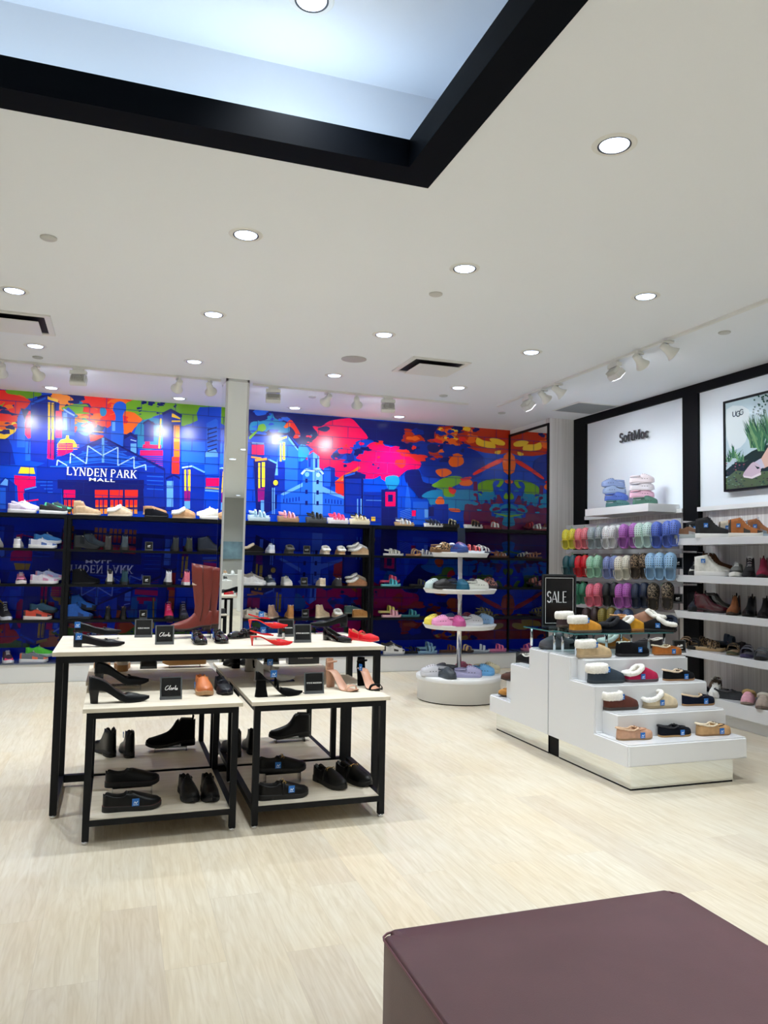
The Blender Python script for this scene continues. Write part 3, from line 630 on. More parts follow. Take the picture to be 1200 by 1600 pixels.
# tracks and track lights
def track(label,a,b):
    L=(Vector(b)-Vector(a)).length; c=(Vector(a)+Vector(b))/2; ang=math.atan2(b[1]-a[1],b[0]-a[0])
    o=obj('light_track',bx(-L/2,L/2,-.017,.017,-.022,0),M_fix,loc=(c[0],c[1],ZC)); o.rotation_euler=(0,0,ang); tag(o,label,'light track')
YT=8.42*k_; 
track('white ceiling track left of the mirrored pillar',(-3.6,YT-.03,0),(on('z',ZC,345,593).x,YT-.03,0))
track('white ceiling track right of the mirrored pillar',(on('z',ZC,395,600).x,YT+.02,0),(on('z',ZC,730,631).x,YT+.02,0))
XT=4.33*k_
track('white ceiling track running along the right wall display',(XT,8.379*k_,0),(XT,1.4,0))
M_bulb=mat('track_bulb_glow',(235,240,255),.3,emit=30)
def spot(label,loc,target,power=None):
    t=thing('track_spotlight',label,'track light',loc,0,'bell shaped track spotlights')
    d=(Vector(target)-Vector((loc[0],loc[1],loc[2]-.09))).normalized(); az=math.atan2(d.y,d.x); el=math.asin(-d.z)
    t.rotation_euler=(0,0,az)
    obj('adapter',bx(-.05,.05,-.016,.016,-.045,-.022,bevel=.004),M_fix,t)
    bm=bmesh.new(); add_tube(bm,[(0,0,-.045),(0,0,-.075)],.008); add_tube(bm,[(0,-.03,-.075),(0,.03,-.075)],.006); obj('yoke',bm,M_fix,t)
    # bell along local x
    bm=bmesh.new(); n=28; prof=[(.018,-.075),(.03,-.07),(.034,-.03),(.037,0),(.05,.035),(.066,.062),(.068,.066),(.064,.062),(.046,.033),(.034,.005)]
    rings=[[bm.verts.new((x,r*math.cos(2*PI*i/n),r*math.sin(2*PI*i/n))) for i in range(n)] for r,x in prof]
    for a,b in zip(rings,rings[1:]):
        for i in range(n): f=bm.faces.new((a[i],a[(i+1)%n],b[(i+1)%n],b[i])); f.smooth=True
    bm.faces.new(rings[0][::-1])
    bell=obj('bell_shade',bm,M_fix,t); bell.location=(0,0,-.105); bell.rotation_euler=(0,el,0)
    bm=bmesh.new(); add_lathe(bm,[(.034,.012),(.03,.02),(.001,.022)],n=20,axis='x'); b=obj('bulb',bm,M_bulb,bell)
    l=lamp('spot_lamp','SPOT',(.07,0,0),power or P_TRACK,bell,(2,0,0),size=.03,angle=75,blend=.9); return t
def flood(label,loc,target,power=None):
    t=thing('track_floodlight',label,'track light',loc,0,'boxy track floodlights')
    d=(Vector(target)-Vector((loc[0],loc[1],loc[2]-.1))).normalized(); az=math.atan2(d.y,d.x); el=math.asin(-d.z)
    t.rotation_euler=(0,0,az)
    obj('adapter',bx(-.02,.02,-.055,.055,-.045,-.022,bevel=.004),M_fix,t)
    obj('driver_box',bx(-.03,.03,-.085,.085,-.085,-.045,bevel=.006),M_fix,t)
    h=obj('housing',bx(-.01,.055,-.085,.085,-.05,.05,bevel=.01),M_fix,t); h.location=(0,0,-.135); h.rotation_euler=(0,el,0)
    bm=bmesh.new()
    for i in range(11): add_box(bm,-.045,-.01,-.07+i*.0132,-.066+i*.0132,-.04,.04)
    obj('cooling_fins',bm,M_fix,h)
    obj('lens',bx(.0545,.057,-.07,.07,-.038,.038),M_bulb,h)
    lamp('flood_lamp','SPOT',(.07,0,0),power or P_FLOOD,h,(2,0,0),size=.05,angle=110,blend=.9)
for i,px in enumerate((3,57,279,328,513,559)):
    x=on('y',YT,px,590).x; tx=x+(.55 if i%2 else -.35)
    spot('bell-shaped white track spotlight aimed at the mural, %s from the left'%('first','second','third','fourth','fifth','sixth')[i],(x,YT+(-.03 if px<350 else .02),ZC),(tx,YB,2.55))
for i,(px,tx) in enumerate(((122,-.2),(428,1.6),(608,3.9))):
    x=on('y',YT,px,600).x
    flood('boxy white finned track floodlight %s'%('above the mall name in the mural','just right of the mirrored pillar','near the right end of the mural track')[i],(x,YT+(-.03 if px<350 else .02),ZC),(x+.3,YB,2.5))
for i,px in enumerate((843,865,994,1032)):
    y=(7.31,7.02,5.68,5.30)[i]*k_
    spot('bell-shaped white spotlight on the right track, %s from the mural end'%('first','second','third','fourth')[i],(XT,y,ZC),(XR,y+(.3,-.3,.4,-.4)[i],2.3),22)
for i,px in enumerate((822,962)):
    y=(7.66,6.04)[i]*k_
    flood('boxy white floodlight on the right track, %s'%('nearest the mural','halfway along the track')[i],(XT,y,ZC),(XR,y-.1,2.1),22)
spot('bell-shaped white spotlight on the right track beyond the edge of view',(XT,4.2,ZC),(XR,4.6,2.3),22)
# ============================================================ FURNITURE
YSB=YB-.005
ux=[on('y',YS,102,900).x,on('y',YS,580,900).x,on('y',YS,779,900).x]
SZ=[.725,1.145,1.565,1.975]
def shelf_unit(label,x0,x1,extra=None):
    t=thing('wall_shelving_unit',label,'shelving',((x0+x1)/2,(YS+YSB)/2,0))
    w=(x1-x0)/2-.004; d=(YSB-YS)/2
    for s in (-1,1):
        bm=bx(s*w-.035 if s>0 else -w, w if s>0 else -w+.035, -d,-d+.035,.235,1.975); add_box(bm,(w-.035 if s>0 else -w),(w if s>0 else -w+.035),d-.03,d,.235,1.975)
        obj('upright',bm,M_black,t)
    for z in SZ:
        bm=bmesh.new(); th=.03 if z<1.9 else .045
        add_box(bm,-w,w,-d-.005,d,z-th,z); obj('shelf',bm,M_black,t)
    obj('shade_sheet',bx(-w+.036,w-.036,d-.012,d-.006,.24,1.925),M_shade,t)  # added tinted sheet, darkens the lower mural in place of shelf shade
    return t
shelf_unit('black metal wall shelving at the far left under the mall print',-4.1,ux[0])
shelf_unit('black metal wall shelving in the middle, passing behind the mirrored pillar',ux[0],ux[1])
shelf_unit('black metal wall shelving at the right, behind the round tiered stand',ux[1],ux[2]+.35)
t=thing('base_cabinet','long low white base cabinet under the black wall shelving','cabinet',(0,0,0))
obj('cabinet_body',bx(-4.15,XM-.03,9.95,YSB-.002,0,.215,bevel=.004),M_white,t)
obj('cabinet_top',bx(-4.15,XM-.02,9.93,YSB-.002,.215,.228),mat('dark_glass_top',(96,104,122),.1),t)
# right wall white shelves
XF=5.45
def wall_shelf(label,z,y0,y1):
    t=thing('floating_shelf',label,'shelf',((XF+XR)/2,(y0+y1)/2,z),0,'white floating shelves')
    w=(XR-XF)/2; l=(y1-y0)/2; bm=bmesh.new()
    v=[bm.verts.new(p) for p in ((-w,-l,-.07),(w-.002,-l,-.07),(w-.002,l-.06,-.07),(-w,l-.05,-.07),(-w,-l,0),(w-.002,-l,0),(w-.002,l,0),(-w,l,0))]
    for q in ((0,3,2,1),(4,5,6,7),(0,1,5,4),(1,2,6,5),(2,3,7,6),(3,0,4,7)): bm.faces.new([v[i] for i in q])
    bmesh.ops.bevel(bm,geom=bm.edges[:],offset=.003,segments=1,affect='EDGES')
    obj('board',bm,M_white_gloss,t); obj('bracket',bx(w-.05,w-.003,-l+.3,-l+.33,-.12,-.07),M_white,t)
RZ=[1.78,1.407,1.046,.67]
for z,n in zip(RZ,('highest','second highest','third highest','lowest')): wall_shelf('%s white floating shelf on the right wall'%n,z,2.6,6.6)
t=thing('shoe_plinth','low white shoe plinth along the foot of the right wall','plinth',((XF+XR)/2,4.6,0))
obj('slab',bx(-(XR-XF)/2,(XR-XF)/2-.014,-2,2,.115,.247,bevel=.005),M_white_gloss,t)
obj('kick',bx(-(XR-XF)/2+.07,(XR-XF)/2-.014,-2,2,0,.115),M_white,t)
# low tables
def table(name,label,x0,x1,y0,y1,zt,shelf=None,rail=.09,th=.022,over=.02,leg=.035,ly1=None,group=None):
    cx,cy=(x0+x1)/2,(y0+y1)/2; t=thing(name,label,'display table',(cx,cy,0),0,'black framed display tables')
    w=(x1-x0)/2; d=(y1-y0)/2; zf=zt-th; lw=w-over; 
    obj('tabletop',bx(-w,w,-d,d,zf,zt,bevel=.0015,seg=1),M_board,t)
    b0=-d+over; b1=(d-over) if ly1 is None else ly1-cy
    for sx in (-1,1):
        for yy in (b0,b1-leg):
            xx=-lw if sx<0 else lw-leg
            l=obj('leg',bx(xx,xx+leg,yy,yy+leg,.018,zf-leg),M_black,t)
            bm=bmesh.new(); add_lathe(bm,[(leg*.42,0),(leg*.5,.004),(leg*.5,.018)],c=(xx+leg/2,yy+leg/2,0),n=16); obj('levelling_foot',bm,M_chrome,l)
    bm=bmesh.new()
    for yy in (b0,b1-leg): add_box(bm,-lw,lw,yy,yy+leg,zf-leg,zf-.0005)
    for xx in (-lw,lw-leg): add_box(bm,xx,xx+leg,b0+leg,b1-leg,zf-leg,zf-.0005)
    obj('top_frame',bm,M_black,t)
    bm=bmesh.new()
    if shelf:
        for yy in (b0,b1-leg): add_box(bm,-lw+leg,lw-leg,yy,yy+leg,shelf-.035,shelf-.004)
        for xx in (-lw,lw-leg): add_box(bm,xx,xx+leg,b0+leg,b1-leg,shelf-.035,shelf-.001)
        obj('lower_shelf',bx(-lw+leg,lw-leg,b0+.004,b1-.004,shelf-.0039,shelf),M_board,t)
    else:
        add_box(bm,-lw+leg,lw-leg,b1-leg,b1,.03,.075)
        for xx in (-lw,lw-leg): add_box(bm,xx,xx+leg,b0+leg,b1-leg,.03,.075)
    obj('lower_rails',bm,M_black,t); return t
ZL,ZS,ZT=.70,.127,.94
table('display_table','low pale-topped black-framed table at the front left',-.13,.70,4.355,5.245,ZL,ZS,group=None)
table('display_table','low pale-topped black-framed table at the front right',.748,1.565,4.355,5.245,ZL,ZS)
table('display_table','low black-framed table tucked behind the front left one, under the tall table',-.145,.695,5.262,6.05,ZL,ZS)
table('display_table','low black-framed table tucked behind the front right one, under the tall table',.735,1.52,5.262,6.05,ZL,ZS)
table('display_table','tall long pale-topped table bridging the four low ones',-.32,1.69,4.835,5.79,ZT,None,th=.025,leg=.04,ly1=5.52)
# round tiered stand
RX,RY=3.62,7.87
t=thing('tiered_display_stand','round white three-tier shoe stand on a chrome pole and drum base','display stand',(RX,RY,0))
bm=bmesh.new(); add_lathe(bm,[(.44,0),(.44,.012)],n=64,smooth=False); obj('floor_ring',bm,M_black,t)
bm=bmesh.new(); add_lathe(bm,[(.455,.012),(.455,.215),(.467,.22),(.47,.226),(.47,.262),(.464,.268),(.001,.27)],n=72); obj('drum_base',bm,M_white,t)
bm=bmesh.new(); add_lathe(bm,[(.026,.27),(.026,1.6)],n=24); obj('pole',bm,M_chrome,t)
for z,r in ((.82,.405),(1.205,.405),(1.6,.315)):
    bm=bmesh.new(); add_lathe(bm,[(r*.9,z-.05),(r*.93,z-.05),(r,z-.008),(r,z),(r-.008,z),(r-.012,z-.004),(.001,z-.004)],n=72); obj('tray',bm,M_white,t)
bm=bmesh.new(); add_tube(bm,[(0,0,1.6),(0,0,1.72)],.012); add_box(bm,-.014,.014,-.004,.004,1.70,1.74); obj('sign_stem',bm,M_chrome,t)
s=thing('sign_holder','small dark clear-fronted sign holder on top of the tiered stand','sign',(RX,RY-.02,1.70))
obj('plate',bx(-.045,.045,-.006,.0,.0,.17),mat('dark_blue_card',(30,44,66),.2),s); obj('edge',bx(-.05,.05,-.001,.004,.0,.175),M_acry,s)
# stepped white slipper display (two units back to back)
SX0,SX1=3.245,4.235
def stair_unit(label,y0,sgn):
    t=thing('stepped_display',label,'display stand',((SX0+SX1)/2,y0,0)); w=(SX1-SX0)/2
    ins=.065
    def seg(a,b): return (min(a,b),max(a,b))
    bm=bmesh.new(); Y=lambda d: sgn*d
    prof=[(0,.165),(0,.31),(.385,.31),(.385,.64),(.70,.64),(.70,.806),(1.0,.806),(1.0,.165)]
    a_=[bm.verts.new((-w,Y(d),z)) for d,z in prof]; b_=[bm.verts.new((w,Y(d),z)) for d,z in prof]; n=len(prof)
    bm.faces.new(a_); bm.faces.new(b_[::-1])
    for i in range(n): bm.faces.new((a_[i],b_[i],b_[(i+1)%n],a_[(i+1)%n]))
    bmesh.ops.recalc_face_normals(bm,faces=bm.faces[:])
    ed=[e for e in bm.edges if any(abs(v.co.z-zz)<1e-4 for zz in (.31,.64,.806) for v in [e.verts[0]] if abs(e.verts[1].co.z-zz)<1e-4) and min(abs(v.co.y) for v in e.verts)<.999 or (abs(e.verts[0].co.y-e.verts[1].co.y)<1e-4 and abs(e.verts[0].co.y)<.95)]
    bmesh.ops.bevel(bm,geom=ed,offset=.010,segments=3,affect='EDGES')
    for (d0,d1,z0,z1) in ((.205,.3845,.3102,.47),(.60,.6995,.6402,.798)):
        a,b=seg(Y(d0),Y(d1)); tmp=bmesh.new(); add_box(tmp,-w+ins,w-.0005,a,b,z0,z1)
        ed=[e for e in tmp.edges if min(v.co.z for v in e.verts)>z1-.001 and not all(abs(v.co.y-Y(d1))<1e-3 for v in e.verts)]
        bmesh.ops.bevel(tmp,geom=ed,offset=.010,segments=3,affect='EDGES')
        me=bpy.data.meshes.new('tmp'); tmp.to_mesh(me); tmp.free(); bm.from_mesh(me); bpy.data.meshes.remove(me)
    obj('stepped_body',bm,M_white_gloss,t)
    a,b=seg(Y(.045),Y(.93))
    obj('mirror_kick',bx(-w+.05,w-.09,a,b,.012,.165),M_mirror,t)
    obj('floor_strip',bx(-w+.052,w-.092,a+.002,b-.002,0,.012),M_black,t)
    return t
stair_unit('white stepped slipper display with mirrored kick, near half facing the viewer',4.375,1)
stair_unit('white stepped slipper display with mirrored kick, far half facing the mural',6.39,-1)
tag(obj('plinth_joint',bx(SX0+.06,SX1-.10,5.31,5.455,0,.163),M_blackwall),'black infill block between the two mirrored kicks of the stepped display','plinth')
def glass_riser(label,x0,x1,y0,y1,z0,z1):
    t=thing('glass_riser',label,'glass shelf',((x0+x1)/2,(y0+y1)/2,z0)); w=(x1-x0)/2; d=(y1-y0)/2; h=z1-z0
    bm=bx(-w,w,-d,d,h-.01,h); obj('glass_shelf',bm,M_glass,t)
    bm=bmesh.new()
    for a in ((-w,w,-d-.0006,-d-.0002),(-w-.0006,-w-.0002,-d,d)): add_box(bm,*a,h-.010,h)
    obj('polished_edge',bm,mat('green_glass_edge',(66,120,122),.1),t)
    for sx in (-1,0,1):
        for sy in (-1,1):
            bm=bmesh.new(); add_lathe(bm,[(.0105,0),(.0105,h-.0101)],c=(sx*(w-.05),sy*(d-.05),0),n=16); obj('post',bm,M_chrome,t)
glass_riser('clear glass riser on chrome posts on the near top step of the stepped display',3.29,4.20,5.09,5.38,.806,.975)
glass_riser('clear glass riser on chrome posts on the far top step behind the sale sign side',3.29,4.12,5.40,5.86,.806,.965)
# sale sign
q0=on('y',5.75,848,897); q1=on('y',5.75,901,897); sw=(q1.x-q0.x)
t=thing('sale_sign','tall black framed SALE sign standing behind the slippers','sign',((q0.x+q1.x)/2,5.76,.966))
h=q0.z-.966
obj('board',bx(-sw/2,sw/2,-.004,.004,0,h),M_signblk,t)
bm=bmesh.new()
for a in ((-sw/2,sw/2,0,.012),(-sw/2,sw/2,h-.012,h),(-sw/2,-sw/2+.012,.012,h-.012),(sw/2-.012,sw/2,.012,h-.012)): add_box(bm,a[0],a[1],-.006,.006,a[2],a[3])
obj('frame',bm,mat('dark_grey_frame',(48,52,58),.3),t)
i_=.03; bm=bmesh.new()
for a in ((-sw/2+i_,sw/2-i_,i_,i_+.003),(-sw/2+i_,sw/2-i_,h-i_-.003,h-i_),(-sw/2+i_,-sw/2+i_+.003,i_,h-i_),(sw/2-i_-.003,sw/2-i_,i_,h-i_)): add_box(bm,a[0],a[1],-.0052,-.0042,a[2],a[3])
GL2={'S':[arc(.26,.75,.19,.22,20,250),arc(.26,.27,.21,.24,70,-160)],'A':[[(.0,0),(.3,1)],[(.6,0),(.3,1)],[(.12,.3),(.5,.3)]],'L':[[(.08,1),(.08,.02)],[(.06,.02),(.5,.02)]],'E':[[(.08,1),(.08,0)],[(.06,.02),(.48,.02)],[(.06,.98),(.46,.98)],[(.08,.5),(.4,.5)]]}
cx=-sw/2+.045; s_=.082
for ch,wd_ in (('S',.58),('A',.68),('L',.58),('E',.5)):
    for li,pts in enumerate(GL2[ch]):
        for a,b in zip(pts,pts[1:]):
            wt=.12 if (ch=='A' and li==1) or (ch in 'LE' and li==0) or ch=='S' else .05
            p=stroke_poly(a,b,wt); add_poly(bm,[(cx+x*s_,h*.46+z*s_*1.15) for x,z in p],lambda u,v:(u,-.0053,v),0)
    cx+=wd_*s_
obj('lettering',bm,M_signtxt,t)
# ottoman
ZO=.43; a0=on('z',ZO,590,1449); a1=on('z',ZO,1046,1391); 
ox0,oy1=a0.x,(a0.y+a1.y)/2; ox1=a1.x+.03
t=thing('ottoman','large square dark plum leather ottoman at the front right','ottoman',((ox0+ox1)/2,oy1-.55,0))
w=(ox1-ox0)/2; bm=bx(-w,w,-.55,.55,.02,ZO)
bmesh.ops.subdivide_edges(bm,edges=bm.edges[:],cuts=9,use_grid_fill=True)
rg=random.Random(5)
for v in bm.verts:
    if v.co.z>ZO-.001: v.co.z+=(.006*math.sin(v.co.x*5+1)*math.cos(v.co.y*4)-.002)*(1 if abs(v.co.x)<w-.01 and abs(v.co.y)<.54 else 0)
    pass
    pass
sel=[e for e in bm.edges if (abs(abs(e.verts[0].co.y)-.55)<.02 and abs(abs(e.verts[1].co.y)-.55)<.02 and abs(abs(e.verts[0].co.x)-w)<.02 and abs(abs(e.verts[1].co.x)-w)<.02)]
bmesh.ops.bevel(bm,geom=sel,offset=.03,segments=4,affect='EDGES')
for f in bm.faces: f.smooth=True
M_ott=mat('plum_leather',(90,60,64),.42,bump=.12,bscale=350,vary=.05)
o=obj('upholstered_body',bm,M_ott,t)
mod=o.modifiers.new('soft','BEVEL'); mod.width=.014; mod.segments=3; mod.limit_method='ANGLE'
pts=[(-w+.012,.545,ZO-.006)]; 
loop=[]
def corner(cx,cy,a0,a1): return [(cx+.043*math.cos(math.radians(a)),cy+.043*math.sin(math.radians(a)),ZO-.011) for a in range(a0,a1+1,30)]
k2=.03-.004
loop=corner(w-.043,.507,0,90)+corner(-w+.043,.507,90,180)+corner(-w+.043,-.507,180,270)+corner(w-.043,-.507,270,360)
bm=bmesh.new(); add_tube(bm,loop,.0035,6,closed=True); obj('piping',bm,mat('plum_piping',(112,72,78),.4),t)
for sx in (-1,1):
    for sy in (-1,1):
        bm=bmesh.new(); add_lathe(bm,[(.03,0),(.03,.02)],c=(sx*(w-.1),sy*.43,0),n=16); obj('foot',bm,M_black,t)
# ============================================================ SHOES
TS=[0,.008,.025,.05,.08,.12,.17,.23,.29,.35,.40,.45,.50,.55,.60,.65,.70,.75,.80,.85,.90,.94,.97,.99,1]
def ip(tb,t):
    if t<=tb[0][0]: return tb[0][1]
    for (a,va),(b,vb) in zip(tb,tb[1:]):
        if t<=b: return va+(vb-va)*(t-a)/(b-a)
    return tb[-1][1]
TOE={'round':[(0,.0),(.008,.26),(.025,.44),(.05,.55),(.08,.62),(.12,.67),(.2,.69),(.3,.68),(.42,.74),(.55,.88),(.68,1),(.8,.97),(.88,.82),(.94,.6),(.97,.42),(.99,.22),(1,0)],
'wide':[(0,.0),(.008,.34),(.025,.54),(.05,.66),(.08,.73),(.15,.8),(.3,.82),(.45,.86),(.58,.95),(.7,1),(.82,.96),(.9,.8),(.95,.6),(.98,.38),(1,0)],
'point':[(0,.0),(.008,.25),(.025,.42),(.05,.52),(.08,.57),(.15,.6),(.3,.57),(.45,.7),(.6,.9),(.68,.93),(.76,.82),(.84,.6),(.91,.37),(.96,.2),(.99,.09),(1,0)]}
KP={
# L,W half width, toe, ts sole, heel rise, h rim table, open range, sole widen
'sneaker':dict(L=.29,W=.052,toe='round',ts=.032,hr=.012,h=[(0,.062),(.1,.064),(.25,.05),(.38,.07),(.46,.082),(.55,.066),(.7,.048),(.88,.034),(1,.012)],op=(.04,.44),sw=1.08,acc=True),
'hitop':dict(L=.29,W=.052,toe='round',ts=.034,hr=.004,h=[(0,.125),(.1,.13),(.28,.14),(.38,.15),(.44,.125),(.54,.085),(.66,.06),(.88,.04),(1,.014)],op=(.04,.36),sw=1.1,acc=True),
'clog':dict(L=.275,W=.056,toe='wide',ts=.03,hr=.006,h=[(0,.026),(.2,.022),(.34,.03),(.42,.06),(.5,.078),(.6,.08),(.73,.07),(.86,.054),(.95,.036),(1,.016)],op=(.03,.44),sw=1.08,acc=False),
'flat':dict(L=.27,W=.041,toe='point',ts=.005,hr=.02,h=[(0,.056),(.08,.054),(.2,.042),(.4,.033),(.58,.03),(.66,.038),(.8,.031),(.92,.02),(1,.008)],op=(.03,.6),sw=1.0,heel=(.17,.95)),
'pump':dict(L=.26,W=.041,toe='point',ts=.005,hr=.058,h=[(0,.058),(.08,.056),(.2,.044),(.4,.034),(.56,.032),(.64,.04),(.78,.033),(.92,.021),(1,.008)],op=(.03,.57),sw=1.0,heel=(.22,.72)),
'roundpump':dict(L=.255,W=.042,toe='round',ts=.006,hr=.03,h=[(0,.052),(.08,.05),(.2,.036),(.4,.028),(.58,.03),(.68,.038),(.82,.032),(.93,.022),(1,.008)],op=(.03,.6),sw=1.0,heel=(.2,.95)),
'dorsay':dict(L=.25,W=.041,toe='point',ts=.005,hr=.085,h=[(0,.04),(.06,.04),(.14,.022),(.2,.003),(.48,.003),(.54,.028),(.62,.036),(.76,.03),(.92,.016),(1,.006)],op=(.03,.55),sw=1.0,heel=(.24,.95),flare=1),
'kitten':dict(L=.26,W=.040,toe='point',ts=.004,hr=.05,h=[(0,.004),(.4,.006),(.5,.02),(.58,.03),(.66,.036),(.8,.028),(.92,.016),(1,.006)],op=(.02,.56),sw=1.0,heel=(.1,.35)),
'heelsandal':dict(L=.245,W=.039,toe='round',ts=.007,hr=.09,h=None,op=None,sw=1.0,heel=(.2,.8)),
'maryjane':dict(L=.25,W=.043,toe='round',ts=.008,hr=.014,h=[(0,.052),(.08,.05),(.2,.038),(.4,.03),(.58,.03),(.68,.042),(.82,.036),(.93,.026),(1,.01)],op=(.03,.58),sw=1.03,heel=(.22,.95)),
'loafer':dict(L=.28,W=.047,toe='round',ts=.022,hr=.008,h=[(0,.058),(.08,.057),(.2,.046),(.34,.046),(.42,.066),(.5,.066),(.62,.056),(.8,.042),(.93,.03),(1,.01)],op=(.03,.41),sw=1.07,heelb=True),
'oxford':dict(L=.28,W=.046,toe='round',ts=.02,hr=.008,h=[(0,.06),(.08,.06),(.2,.052),(.34,.066),(.42,.076),(.52,.066),(.64,.054),(.8,.042),(.93,.03),(1,.01)],op=(.03,.38),sw=1.07,heelb=True),
'moccasin':dict(L=.26,W=.047,toe='round',ts=.012,hr=0,h=[(0,.062),(.08,.06),(.25,.05),(.4,.048),(.5,.058),(.6,.06),(.75,.054),(.88,.044),(.96,.032),(1,.012)],op=(.035,.5),sw=1.04),
'slipper':dict(L=.265,W=.052,toe='wide',ts=.02,hr=0,h=[(0,.034),(.15,.036),(.3,.046),(.44,.078),(.52,.086),(.65,.076),(.8,.058),(.92,.041),(1,.014)],op=(.04,.44),sw=1.05),
'cuffslipper':dict(L=.265,W=.05,toe='wide',ts=.02,hr=0,h=[(0,.075),(.15,.077),(.35,.078),(.45,.08),(.55,.078),(.68,.068),(.82,.054),(.93,.038),(1,.014)],op=(.04,.42),sw=1.05),
'mini':dict(L=.27,W=.05,toe='wide',ts=.02,hr=0,h=[(0,.082),(.12,.085),(.3,.085),(.4,.088),(.5,.078),(.64,.066),(.8,.052),(.93,.038),(1,.014)],op=(.045,.36),sw=1.05),
'bootie':dict(L=.27,W=.048,toe='wide',ts=.02,hr=0,h=[(0,.15),(.2,.155),(.34,.155),(.4,.14),(.46,.105),(.55,.08),(.7,.062),(.85,.05),(.94,.038),(1,.014)],op=(.045,.34),sw=1.05),
'chelsea':dict(L=.28,W=.044,toe='round',ts=.018,hr=.018,h=[(0,.115),(.05,.12),(.2,.122),(.36,.13),(.41,.118),(.47,.088),(.56,.066),(.7,.052),(.85,.04),(.94,.03),(1,.01)],op=(.045,.34),sw=1.05,heelb=True,gore=True),
'slide':dict(L=.265,W=.052,toe='wide',ts=.026,hr=.004,h=None,op=None,sw=1.0,bands=[(.55,.075),(.72,.06)]),
'sandal':dict(L=.265,W=.048,toe='wide',ts=.022,hr=.008,h=None,op=None,sw=1.0,bands=[(.36,.07),(.58,.06),(.74,.048)],back=True),
'flatform':dict(L=.265,W=.05,toe='wide',ts=.05,hr=.004,h=None,op=None,sw=1.0,bands=[(.34,.075),(.56,.066),(.74,.052)],back=True),
}
def shoe_fn(P):
    L,W=P['L'],P['W']; tw=TOE[P['toe']]
    def x(t): return (t-.5)*L
    def w(t): return ip(tw,t)*W
    def zb(t):
        hr=P['hr']; 
        if hr>.015: s=min(1,max(0,(t-.17)/.47)); s=s*s*(3-2*s); z=hr*(1-s)
        else: z=0
        if t>.84: z+=.012*((t-.84)/.16)**1.6*(1.0 if P['ts']<.04 else .6)
        return z
    def ts(t):
        return P['ts']+(P['hr']*(1-t) if P['hr']<=.015 else 0)
    return x,w,zb,ts
def grid_faces(bm,rings,mf=None,closed=False):
    for i,(a,b) in enumerate(zip(rings,rings[1:])):
        n=len(a); m=n if closed else n-1
        for k in range(m):
            try: f=bm.faces.new((a[k],a[(k+1)%n],b[(k+1)%n],b[k]))
            except ValueError: continue
            f.smooth=True
            if mf: f.material_index=mf(i,k)
def upper_bm(P,holes=False):
    x,w,zb,ts=shoe_fn(P); bm=bmesh.new(); rings=[]; oa,ob=P['op']; H=P['h']
    th=.0045
    for t in TS:
        ww=max(w(t),.0004); z0=zb(t)+ts(t)-.001; h=ip(H,t); ring=[]
        opened=oa<=t<=ob
        tall=h>.09
        half=[]
        if opened:
            lean=.90 if not tall else .86
            for s in (0,.25,.5,.8,1): half.append((ww*(1-(1-lean)*s*s),z0+h*s))
            half.append((max(ww*lean-th,.0002),z0+h-.001)); half.append((max(ww*.93-th,.0002),z0+h*.55)); half.append((max(ww*.9-th,.0002),z0+.005)); half.append((0,z0+.004))
        else:
            p=.75 if t>.5 else .85
            for i in range(9):
                a=PI/2*i/8; half.append((ww*math.cos(a)**p if i<8 else 0,z0+h*math.sin(a)**.9))
        ring=[(-y,z) for y,z in half]+[(y,z) for y,z in half[:-1][::-1]]
        rings.append([bm.verts.new((x(t),y,z)) for y,z in ring])
    def mf(i,k):
        t=TS[i]; kk=min(k,15-k)
        if oa<=t<ob and kk>=5: return 2           # lining
        if P.get('gore') and .2<=t<.36 and 1<=kk<=4: return 1
        if P.get('acc') and (t>=.85 or t<.08) and kk<=3: return 1
        if P.get('acc') and .45<=t<.62 and kk<=1: return 1
        return 0
    grid_faces(bm,rings,mf)
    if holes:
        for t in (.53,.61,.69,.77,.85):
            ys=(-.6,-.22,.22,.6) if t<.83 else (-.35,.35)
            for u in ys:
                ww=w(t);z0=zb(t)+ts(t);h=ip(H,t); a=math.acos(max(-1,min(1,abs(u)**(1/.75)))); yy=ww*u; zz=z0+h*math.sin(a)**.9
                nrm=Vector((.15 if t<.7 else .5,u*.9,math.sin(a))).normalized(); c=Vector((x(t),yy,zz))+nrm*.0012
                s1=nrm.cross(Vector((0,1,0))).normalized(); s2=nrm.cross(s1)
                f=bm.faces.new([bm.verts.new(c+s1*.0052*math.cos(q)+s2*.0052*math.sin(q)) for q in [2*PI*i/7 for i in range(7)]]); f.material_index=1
        for t in (.5,.6,.7):   # side ports
            for s in (-1,1):
                c=Vector((x(t),s*(w(t)+.0008),zb(t)+ts(t)+.016)); f=bm.faces.new([bm.verts.new(c+Vector((.0055*math.cos(q),0,.004*math.sin(q)))) for q in [2*PI*i/7 for i in range(7)]]); f.material_index=1
    return bm
def sole_bm(P):
    x,w,zb,ts=shoe_fn(P); bm=bmesh.new(); rings=[]; sw=P['sw']; thick=P['ts']>.015
    for t in TS:
        ww=max(w(t)*sw,.0004); 
        if thick: xx=x(t)*1.02
        else: xx=x(t)
        b=zb(t); T_=b+ts(t); e=min(.004,ts(t)*.3)
        pr=[(-ww*.96,b),(-ww,b+e),(-ww,T_-e),(-ww*.97,T_),(0,T_+ (0.0 if P['op'] else -.003)),(ww*.97,T_),(ww,T_-e),(ww,b+e),(ww*.96,b),(0,b)]
        rings.append([bm.verts.new((xx,y,z)) for y,z in pr])
    grid_faces(bm,rings,lambda i,k:1 if k in(3,4) else (2 if k in (0,7,8,9) else 0),closed=True)
    return bm
